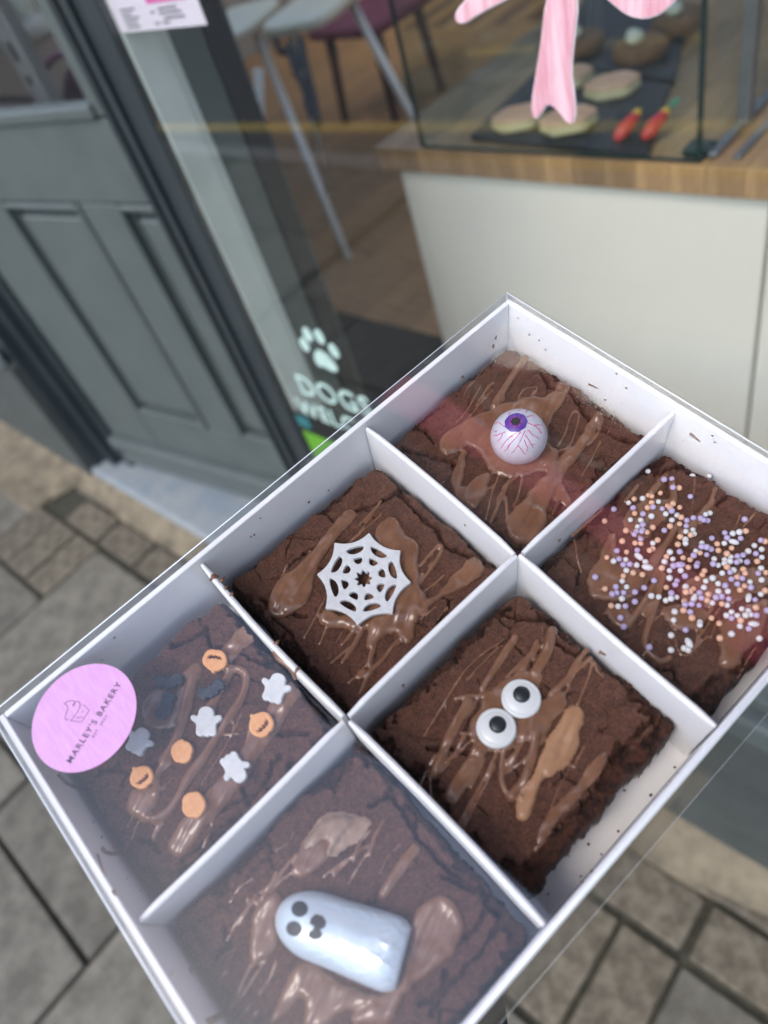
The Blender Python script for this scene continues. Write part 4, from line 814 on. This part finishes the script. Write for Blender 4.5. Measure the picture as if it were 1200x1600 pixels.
for kind, c0, r_, rot, plain, lb in items:
    a = math.radians(rot); ca, sa = math.cos(a), math.sin(a); T_ = {'pumpkin': PUM(plain), 'ghost': [GH], 'bat': [BA]}[kind]
    jr = random.Random(c0[0]); sx = r_ * jr.uniform(.96, 1.04)
    loops = [[np.array(c0) + np.array((q[0] * sx * ca - q[1] * r_ * sa, q[0] * sx * sa + q[1] * r_ * ca)) for q in (chaikin(L, 1) if kind != 'pumpkin' or len(L) < 20 else L)] for L in T_]
    cw = cpx('P', c0, TOPZ['P'] + .003); lw = [[cpx('P', q, TOPZ['P'] + .003)[:2] - cw[:2] for q in L] for L in loops]
    hs = [hgt('P', cw[0] + q[0] * .8, cw[1] + q[1] * .8) for q in lw[0][::4]] + [hgt('P', cw[0], cw[1])]; zb = np.percentile(hs, 85) - .0006
    v, f = puff(lw, .0022, .0006 if kind == 'pumpkin' else .0005, 3); tx, ty = jr.uniform(-.05, .05), jr.uniform(-.05, .05)
    vf = ([(p[0] + cw[0], p[1] + cw[1], p[2] + zb + .0014 + p[0] * tx + p[1] * ty) for p in v], f)
    if kind == 'bat': vf = ([(p[0], p[1], p[2] + .0005 * float(vnoise(np.array([p[0] * 900]), np.array([p[1] * 900]), 5)[0])) for p in vf[0]], f)
    add('sugar_' + kind, vf, M[{'pumpkin': 'sugar_orange', 'ghost': 'sugar_white', 'bat': 'sugar_black'}[kind]], base=(cw[0], cw[1], zb), frame=BM, smooth=False, label=lb, cat='sugar decoration', group='sugar %ss on the brownie' % kind)

# ------------------------------------------------------------------ sugar balls
SPR = {'white': '577,150 813,165 899,167 549,291 630,313 474,321 593,389 484,407 538,409 667,379 725,384 700,408 521,443 546,463 875,381 898,370 772,470 808,461 812,485 770,510 765,541 856,529 824,572 689,575 705,612 661,623 600,530 528,598e 458,615 396,623 516,642 562,627 572,655e 463,671 441,727 464,757 438,821 420,858 687,671 687,711 745,672 771,757 592,805 631,809 668,827 693,822 724,810 714,886 708,931 696,1008 694,1087 788,1050e 764,1077 782,1090 846,941 839,965 815,815e 866,760 876,727 912,711 941,740 942,780 908,842 920,611 941,645 962,685 975,615 970,640 1006,602 1000,628 1020,669 1053,622 1023,522e 972,531 1016,479 1048,476 1129,542 1096,572 1166,562 1168,603 1168,655 1167,720 1106,731 1098,815e 1162,796 991,780 988,851 1010,890 983,907 1041,907 1063,872 1097,882 1105,907 1076,915 1054,961 1010,1002 1125,950e 1144,1037',
       'orange': '739,236 640,267 578,275 594,287 502,300 594,318 573,344 506,374 705,323 676,335 688,354 740,342 748,394 740,430 690,440 600,447 461,463 350,410 566,485 441,518 508,529 535,537 623,520 600,558 581,573 464,574 361,604 498,684 546,693 445,705 352,767 383,855 648,657 671,600 795,615 758,605 785,655 832,713 860,690 866,679 738,506 730,537 793,496 843,586 935,534 942,566 1010,556 983,590 981,662 1072,665 1040,706 1077,692 1077,752 1054,773 888,797 879,832 811,767 793,784 766,795 767,829 760,879 804,918 670,760 905,920 946,947 946,1029 958,848 1055,935 1137,865 1143,625 1184,521 1186,776 1084,466 1063,270 1088,257 1190,682',
       'lilac': '701,188 655,207 704,240 795,287 650,350 600,345 498,345 397,352 692,378 549,377 547,437 513,473 500,493 536,486 537,510 658,467 777,411 811,397 775,437 850,401 859,421 886,411 975,475 987,501 1058,504 908,503 1079,404 414,568 422,621 447,641 479,642 519,566 300,706 408,757 411,788 448,787 387,801 506,786 507,833 458,856 432,918 448,964 606,725 555,763 741,573 707,647 740,642e 768,701 726,725 714,752 691,800 833,635 825,653 811,597 850,556 874,563 880,590 903,560 911,643 844,788 847,824 841,853 769,849 800,850 795,888 771,981 582,1070 958,807 927,815 974,755 1010,716 1062,719 1037,747 1000,685 1037,604 1063,603 1091,627 1030,640 992,825 1010,920 1100,974 1132,915 1108,764 1133,824 1149,686 1136,585 1155,526 1195,880 1230,600 1225,760 1240,700'}
bm = bmesh.new(); bmesh.ops.create_icosphere(bm, subdivisions=2, radius=1); bv = [tuple(v.co) for v in bm.verts]; bf = [tuple(v.index for v in q.verts) for q in bm.faces]; bm.free()
rs = random.Random(8); placed = []; todo = []
for col, txt in SPR.items():
    ball = mesh('sugar_ball', bv, bf, M['ball_' + col], True)
    for tk in txt.split():
        e = tk.endswith('e'); px = tuple(float(q) for q in tk.rstrip('e').split(','))
        c_ = cpx('S', px, TOPZ['S'] + .003); R_ = .00113 * rs.uniform(.88, 1.08)
        c_ = cpx('S', px, hgt('S', c_[0], c_[1]) + R_ * .7); zz = hgt('S', c_[0], c_[1]) + R_ * .72
        if c_[0] < .0015 or c_[0] > .0805 or c_[1] < .0838 or c_[1] > .159: continue
        for q in placed:
            dd = math.hypot(q[0] - c_[0], q[1] - c_[1])
            if dd < .0021 and abs(q[2] - zz) < .0018: zz = max(zz, q[2] + .0009)
        placed.append((c_[0], c_[1], zz))
        todo.append((col, e, c_, zz, R_, ball))
def spot(c_, e):
    near = sum(1 for q in placed if math.hypot(q[0] - c_[0], q[1] - c_[1]) < .007) - 1
    if near <= 1: return 'lying apart from the other sprinkles'
    w_ = 'near the middle divider' if c_[1] < .101 else 'by the outer tray wall' if c_[1] > .128 else 'in the middle of the brownie'
    h_ = 'towards the shop window' if c_[0] < .030 else 'towards the candy eye brownie' if c_[0] > .052 else 'halfway along'
    return w_ + ', ' + h_
for col, e, c_, zz, R_, ball in todo:
    o = bpy.data.objects.new('sugar_ball', ball); C.objects.link(o)
    o.matrix_world = BM @ Matrix.Translation((c_[0], c_[1], zz)) @ Matrix.Rotation(rs.uniform(0, 3.1), 4, 'Z') @ Matrix.Diagonal((R_ * (1.75 if e else 1), R_, R_ * .96, 1))
    lb = '%s %s %s' % ('elongated' if e else 'round', col + ' sugar ball', spot(c_, e)); props(o, lb, 'sprinkle', lb.replace(' ball', ' balls'))

# ------------------------------------------------------------------ foil ghost
gA, gB = cpx('H', (322, 545), -.012), cpx('H', (742, 698), -.012); ax = (gB - gA)[:2]; GL = np.linalg.norm(ax); ax = ax / GL; nx_ = np.array([-ax[1], ax[0]])
w1 = np.linalg.norm((cpx('H', (766, 572), -.012) - cpx('H', (708, 815), -.012))[:2]) / 2
zg = TOPZ['H'] + .0008
gh = thing('chocolate_ghost', (*((gA + gB) / 2)[:2], zg), 'pale blue white foil wrapped chocolate ghost with black eyes and open mouth', 'sweet', frame=BM)
def gw(s): return w1 * (math.sqrt(max(0, 1 - (1 - s / .34) ** 2)) * .97 if s < .34 else .97 + .08 * sstep(.34, .95, s)) * (1 - .20 * max(0, (s - .86) / .14) ** 2.5)
def crease(s, th):
    """foil folds: sharp ridges, strongest towards the base and the lower edges"""
    k = .04 + .8 * max(abs(math.cos(th)) ** 3 * sstep(.15, .5, s), max(0, (s - .72) / .28)); k *= 0 if s < .02 else 1
    a = 1 - abs(2 * float(vnoise(np.array([s * 7 + th * 4.0]), np.array([th * 2.2 - s * 9]), 3)[0]) - 1); b2_ = 1 - abs(2 * float(vnoise(np.array([s * 22]), np.array([th * 9]), 8)[0]) - 1)
    return k * (.00075 * a ** 3 + .0004 * b2_ ** 3)
def gpt(s, th, lift=0.):
    """s along the body, th 0..pi across it"""
    w_ = gw(s); h = min(w_ * .98, .0165) * (1 - .08 * s - .12 * max(0, (s - .88) / .12) ** 2); ct, st = math.cos(th), math.sin(th)
    q = w_ * math.copysign(abs(ct) ** .9, ct); r = st ** .85 if st > 0 else 0
    p = gA[:2] + ax * GL * s + nx_ * (q + lift * ct); wr = crease(s, th)
    return np.array([p[0], p[1], zg + h * r + lift * st + wr * r])
NS, NT = 90, 72; gv, gf = [], []
SS = [.5 * (1 - math.cos(math.pi * (i / NS) * .5)) * 2 * .999 + .0005 for i in range(NS + 1)]; SS = [min(.9995, .0008 + (i / NS) ** 1.35) for i in range(NS + 1)]
for s in SS:
    for k in range(NT + 1): gv.append(gpt(s, math.pi * k / NT))
for i in range(NS):
    for k in range(NT): q = i * (NT + 1) + k; gf.append((q, q + 1, q + NT + 2, q + NT + 1))
gf.append(tuple(NS * (NT + 1) + k for k in range(NT + 1)))
add('foil_body', (gv, gf), M['foil_blue'], gh, smooth=True)
def invg(px):
    """crop pixel -> (s, th) on the body"""
    best = None
    s_, ox, oy = VIEW['H']; tgt = np.array((ox + px[0] / s_, oy + px[1] / s_)); st = (.25, 1.57); stp = .2
    def pj(q):
        w = BR @ q + BT; cxy = W.T @ (w - CAMW); return np.array([600 + F * cxy[0] / cxy[2], 800 + F * cxy[1] / cxy[2]])
    cost = lambda a: np.sum((pj(gpt(min(max(a[0], .02), .98), min(max(a[1], .05), 3.09))) - tgt) ** 2)
    c0 = cost(st)
    while stp > .002:
        mv = [(st[0] + dx * stp * .5, st[1] + dy * stp * 2) for dx, dy in ((1, 0), (-1, 0), (0, 1), (0, -1))]; cs = [cost(m_) for m_ in mv]; j = int(np.argmin(cs))
        if cs[j] < c0: st, c0 = mv[j], cs[j]
        else: stp *= .6
    return st
def patch(outline):
    c_ = np.mean(outline, 0); R0 = [outline] + [[tuple(np.array(p) * k + c_ * (1 - k)) for p in outline] for k in (.55,)]
    V_ = [gpt(*invg(p), lift=.00016) for L in R0 for p in L] + [gpt(*invg(tuple(c_)), lift=.00018)]; n_ = len(outline); F_ = []
    for i in range(n_): j = (i + 1) % n_; F_ += [(i, j, n_ + j, n_ + i), (n_ + i, n_ + j, 2 * n_)]
    return V_, F_
def el2(cx, cy, a, b2_, rot=0, n_=16): return [(cx + a * math.cos(t) * math.cos(rot) - b2_ * math.sin(t) * math.sin(rot), cy + a * math.cos(t) * math.sin(rot) + b2_ * math.sin(t) * math.cos(rot)) for t in np.linspace(0, 2 * math.pi, n_, endpoint=False)]
add('eye', patch(el2(410, 539, 27, 26)), M['black'], gh, smooth=True); add('eye', patch(el2(392, 602, 26, 24, .5)), M['black'], gh, smooth=True)
add('mouth', patch([(447, 568), (462, 556), (484, 562), (496, 580), (492, 598), (476, 606), (484, 618), (478, 634), (456, 638), (438, 628), (440, 614), (455, 606), (458, 592), (442, 586)]), M['black'], gh, smooth=True)

# ------------------------------------------------------------------ chocolate smears on the card
def smear(pts, r, zf):
    """pts: photo pixels on a tray wall given by zf(px) -> point"""
    return tube([zf(p) for p in chaikin(pts, 2, False)] if len(pts) > 2 else [zf(p) for p in pts], r, 6, r * .4)
def onwall_u(px, u): r = BR.T @ ray(px); return CAMB + r * ((u - CAMB[0]) / r[0])
def onwall_v(px, v): r = BR.T @ ray(px); return CAMB + r * ((v - CAMB[1]) / r[1])
smL = [([(90, 1210), (104, 1226), (135, 1236), (142, 1230)], .0009), ([(158, 1326), (166, 1334), (196, 1334)], .0010), ([(152, 1335), (165, 1370)], .0004), ([(176, 1392), (180, 1400)], .0004), ([(325, 1598), (350, 1582), (368, 1575)], .0013), ([(297, 1515), (300, 1523)], .0006)]
B('chocolate_smear', join(*[smear(p, r, lambda q: onwall_u(q, UL - .0002)) for p, r in smL]), M['choc'], tr, smooth=True)
smT = [([(920, 600), (934, 607)], .0005), ([(1078, 677), (1094, 690)], .0007), ([(826, 522), (828, 524)], .0005), ([(945, 624), (946, 626)], .0005), ([(1113, 680), (1114, 682)], .0006), ([(883, 608), (884, 606)], .0005), ([(963, 583), (964, 585)], .0005)]
B('chocolate_smear', join(*[smear(p, r, lambda q: onwall_u(q, .0002)) for p, r in smT]), M['choc'], tr, smooth=True)
smB = [([(770, 540), (772, 542)], .0009), ([(774, 528), (775, 530)], .0006), ([(722, 588), (724, 590)], .0007), ([(482, 784), (483, 786)], .0006), ([(513, 766), (514, 767)], .0004)]
B('chocolate_smear', join(*[smear(p, r, lambda q: onwall_v(q, .0002)) for p, r in smB]), M['choc'], tr, smooth=True)
def blotch(px, r, z, seed):
    c_ = bl(px, z); P = [(c_[0] + r * (1 + .5 * math.sin(3 * t + seed)) * math.cos(t) * 1.5, c_[1] + r * (1 + .4 * math.cos(2 * t + 2 * seed)) * math.sin(t)) for t in np.linspace(0, 2 * math.pi, 14, endpoint=False)]
    return prism(P, z - .0006, z + .00015)
B('chocolate_smear', join(blotch((334, 901), .0010, -.0019, 1), blotch((347, 906), .0007, -.0019, 3), blotch((352, 918), .0005, -.0019, 5), blotch((362, 928), .0005, -.0019, 2), blotch((432, 1004), .0006, -.0019, 4), blotch((464, 1046), .0007, -.0019, 6), smear([(430, 1018), (436, 1030), (446, 1036), (456, 1046), (462, 1062)], .0014, lambda q: bl(q, -.0050)), smear([(426, 1006), (430, 1020)], .0007, lambda q: bl(q, -.0036))), M['choc'], tr, smooth=True)
B('chocolate_smear', join(smear([(724, 810), (727, 822)], .0005, lambda q: bl(q, -.012)), smear([(893, 838), (920, 815), (942, 795)], .0007, lambda q: bl(q, -.012)), smear([(873, 845), (876, 842)], .0006, lambda q: bl(q, -.012)), smear([(633, 1030), (640, 1026)], .0006, lambda q: bl(q, -.01)), smear([(630, 1070), (631, 1076)], .0005, lambda q: bl(q, -.016)), smear([(936, 1018), (947, 1024)], .0007, lambda q: bl(q, -.004))), M['choc'], tr, smooth=True)
sp, rq = [], random.Random(9)
for k in range(34):
    u, v_, z_ = rq.uniform(.004, .242), rq.uniform(.004, .158), DZ * rq.uniform(.08, .55); r_ = rq.uniform(.00018, .0006); w_ = k % 4
    c_ = {0: (.0001, v_, z_), 1: (u, .0001, z_), 2: (UL - .0001, v_, z_), 3: (u, VL - .0001, z_ * .6)}[w_]
    sp.append(lathe([(r_ * .5, -r_ * .4), (r_, 0), (r_ * .5, r_ * .4)], 7, c_))
B('chocolate_smear', join(*sp), M['choc'], tr, smooth=True)
cr_ = []
rc = random.Random(5)
for k in range(9):
    u, v_ = rc.uniform(.092, .156), VL - .0006 - rc.random() ** 1.5 * .008; cr_.append(box(u, u + rc.uniform(.0003, .0009), v_, v_ + rc.uniform(.0003, .0008), DZ + .0001, DZ + .0006))
props(add('brownie_crumbs', join(*cr_), M['brownie'], base=(.124, .158, DZ), frame=BM), 'dark brownie crumbs scattered on the bare tray floor', 'crumbs', kind='stuff')

# ------------------------------------------------------------------ clear lid with the pink label
a0, a1_, c0, c1_ = -.0030, UL + .0030, -.0040, VL + .0012; LZ = .0014
lid = thing('clear_lid', (.123, .081, LZ), 'clear plastic lid over the brownie tray, one side flared outwards', 'lid', frame=BM)
NX, NY = 24, 16; lv, lfc = [], []
for i in range(NX + 1):
    for j in range(NY + 1):
        tx, ty = i / NX, j / NY; lv.append((a0 + (a1_ - a0) * tx, c0 + (c1_ - c0) * ty, LZ - .0006 * math.sin(math.pi * tx) * math.sin(math.pi * ty)))
for i in range(NX):
    for j in range(NY): q = i * (NY + 1) + j; lfc.append((q, q + NY + 1, q + NY + 2, q + 1))
B('top_sheet', (lv, lfc), M['lid'], lid, smooth=True)
SK = -.0255
def skirt(p, q, p2, q2): return [(*p, LZ), (*q, LZ), (*q2, SK), (*p2, SK)], [(0, 1, 2, 3)]
B('side_flap', skirt((a0, c1_), (a1_, c1_), (a0 + .001, .1712), (a1_ + .001, .1690)), M['lid_side'], lid)
B('side_flap', skirt((a1_, c0), (a0, c0), (a1_, c0 - .0004), (a0, c0 - .0004)), M['lid_side'], lid)
B('end_flap', skirt((a0, c0), (a0, c1_), (a0 - .0008, c0), (a0 - .0008, c1_)), M['lid_side'], lid)
B('end_flap', skirt((a1_, c1_), (a1_, c0), (a1_ + .0006, c1_), (a1_ + .0022, c0)), M['lid_side'], lid)
B('fold_edge', join(tube([(a0, c0, LZ), (a1_, c0, LZ)], .00022, 6), tube([(a1_, c0, LZ), (a1_, c1_, LZ)], .00035, 6), tube([(a1_, c1_, LZ), (a0, c1_, LZ)], .00042, 6), tube([(a0, c1_, LZ), (a0, c0, LZ)], .00022, 6), tube([(a0 + .001, .1712, SK), (a1_ + .001, .1690, SK)], .00005, 4), tube([(a1_ + .0006, c1_, SK), (a1_ + .0022, c0, SK)], .00010, 5), tube([(a1_, c0, LZ), (a1_ + .002, c0 - .0004, SK)], .00018, 5), tube([(a0, c0, LZ), (a0, c0, SK)], .00018, 5)), M['fold_highlight'], lid, smooth=True)
sc_ = (bl((215, 1105), LZ) + bl((52, 1130), LZ) + bl((150, 1041), LZ) + bl((110, 1207), LZ)) / 4; SR = .0178
lab = B('pink_label', lathe([(SR, 0), (SR, .00015), (.0001, .00016)], 96, (sc_[0], sc_[1], LZ + .0001)), M['pink_label'], lid)
# FREE-STANDING EDGE of lettering: runs along the short side, read from the tray's near end
t0, t1 = bl((108, 1192), LZ)[:2], bl((187, 1068), LZ)[:2]; td = (t1 - t0); TL = np.linalg.norm(td); td /= TL; tn = np.array([-td[1], td[0]])
if (bl((120, 1110), LZ)[:2] - t0) @ tn < 0: tn = -tn
def place(vf, c_, z=LZ + .00032): return [(c_[0] + td[0] * p[0] + tn[0] * p[1], c_[1] + td[1] * p[0] + tn[1] * p[1], z + p[2]) for p in vf[0]], vf[1]
v, f = lettering("MARLEY'S BAKERY", .0030, .00004, .00003, 1.25); xw = max(p[0] for p in v) - min(p[0] for p in v); k = TL / xw; v = [(p[0] * k, p[1] * k * 1.05, p[2]) for p in v]
add('lettering', place((v, f), (t0 + t1) / 2), M['ink_soft'], lab)
v, f = lettering('EST. 2023', .0016, .00003, 0, 1.45); xw = max(p[0] for p in v) - min(p[0] for p in v); e0, e1 = bl((146, 1152), LZ)[:2], bl((167, 1119), LZ)[:2]; k = np.linalg.norm(e1 - e0) / xw
add('lettering', place(([(p[0] * k, p[1] * k, p[2]) for p in v], f), (e0 + e1) / 2), M['ink_soft'], lab)
def spx(p): return bl((30 + p[0] * 210 / 1200, 1020 + p[1] * 200 / 1143), LZ + .0003)
lines = [[(400, 455), (440, 430), (490, 425), (500, 455), (480, 480), (478, 460), (510, 430), (540, 440), (545, 480), (520, 530), (480, 580), (460, 605)], [(400, 455), (430, 470), (435, 510), (415, 550), (405, 590), (425, 602), (440, 590)], [(460, 608), (555, 618), (625, 515), (570, 460)], [(555, 530), (575, 520)], [(515, 570), (530, 585)], [(530, 580), (565, 575)]]
add('cupcake_drawing', join(*[tube([spx(q) for q in (chaikin(L, 2, False) if len(L) > 4 else L)], .000085, 5) for L in lines]), M['ink_soft'], lab)

# ------------------------------------------------------------------ the arm that holds the box from below
def boxpt(u, v, z): return BM @ Vector((u, v, z))
def skin_mesh(name, pts, edges, rad, mat, sub=1):
    me = bpy.data.meshes.new(name); me.from_pydata([tuple(p) for p in pts], edges, []); o = bpy.data.objects.new(name, me); C.objects.link(o)
    sk = o.modifiers.new('s', 'SKIN'); o.modifiers.new('d', 'SUBSURF').levels = sub
    for i, r in enumerate(rad): me.skin_vertices[0].data[i].radius = (r, r); me.skin_vertices[0].data[i].use_root = i == 0
    dg = bpy.context.evaluated_depsgraph_get(); m2 = bpy.data.meshes.new_from_object(o.evaluated_get(dg)); m2.materials.clear(); m2.materials.append(mat)
    m2.polygons.foreach_set('use_smooth', [True] * len(m2.polygons)); bpy.data.objects.remove(o); bpy.data.meshes.remove(me); m2.name = name; return m2
wrist = boxpt(.205, .105, -.072); palm = boxpt(.150, .085, -.058); elbow = Vector((.02, -.20, 1.0))
arm_b = wrist
hp, he, hr = [wrist, palm], [(0, 1)], [.024, .024]
for k, (du, dv_, L_) in enumerate(((-.062, -.046, 1), (-.082, -.018, 1), (-.084, .010, 1), (-.072, .036, 1), (.000, .062, .7))):
    kn = boxpt(.150 + du * .35, .085 + dv_ * .55, -.054); md = boxpt(.150 + du * .75, .085 + dv_ * .85, -.0505); tp_ = boxpt(.150 + du * 1.08, .085 + dv_ * 1.05, -.0498); i0 = len(hp)
    hp += [kn, md, tp_]; he += [(1, i0), (i0, i0 + 1), (i0 + 1, i0 + 2)]; hr += [.0105, .0085, .007]
pe = thing('person', tuple(wrist), 'arm in a black sleeve reaching under the tray to hold it', 'person')
hm = skin_mesh('hand', [p - wrist for p in hp], he, hr, M['skin'], 2); ho = bpy.data.objects.new('hand', hm); C.objects.link(ho); ho.parent = pe
am = skin_mesh('sleeve', [(wrist - palm) * .05, Vector((-.100, -.004, 1.10)) - wrist, Vector((-.097, -.05, .96)) - wrist, Vector((-.06, -.22, .86)) - wrist], [(0, 1), (1, 2), (2, 3)], [.032, .038, .044, .055], M['sleeve'], 2); ao = bpy.data.objects.new('sleeve', am); C.objects.link(ao); ao.parent = pe
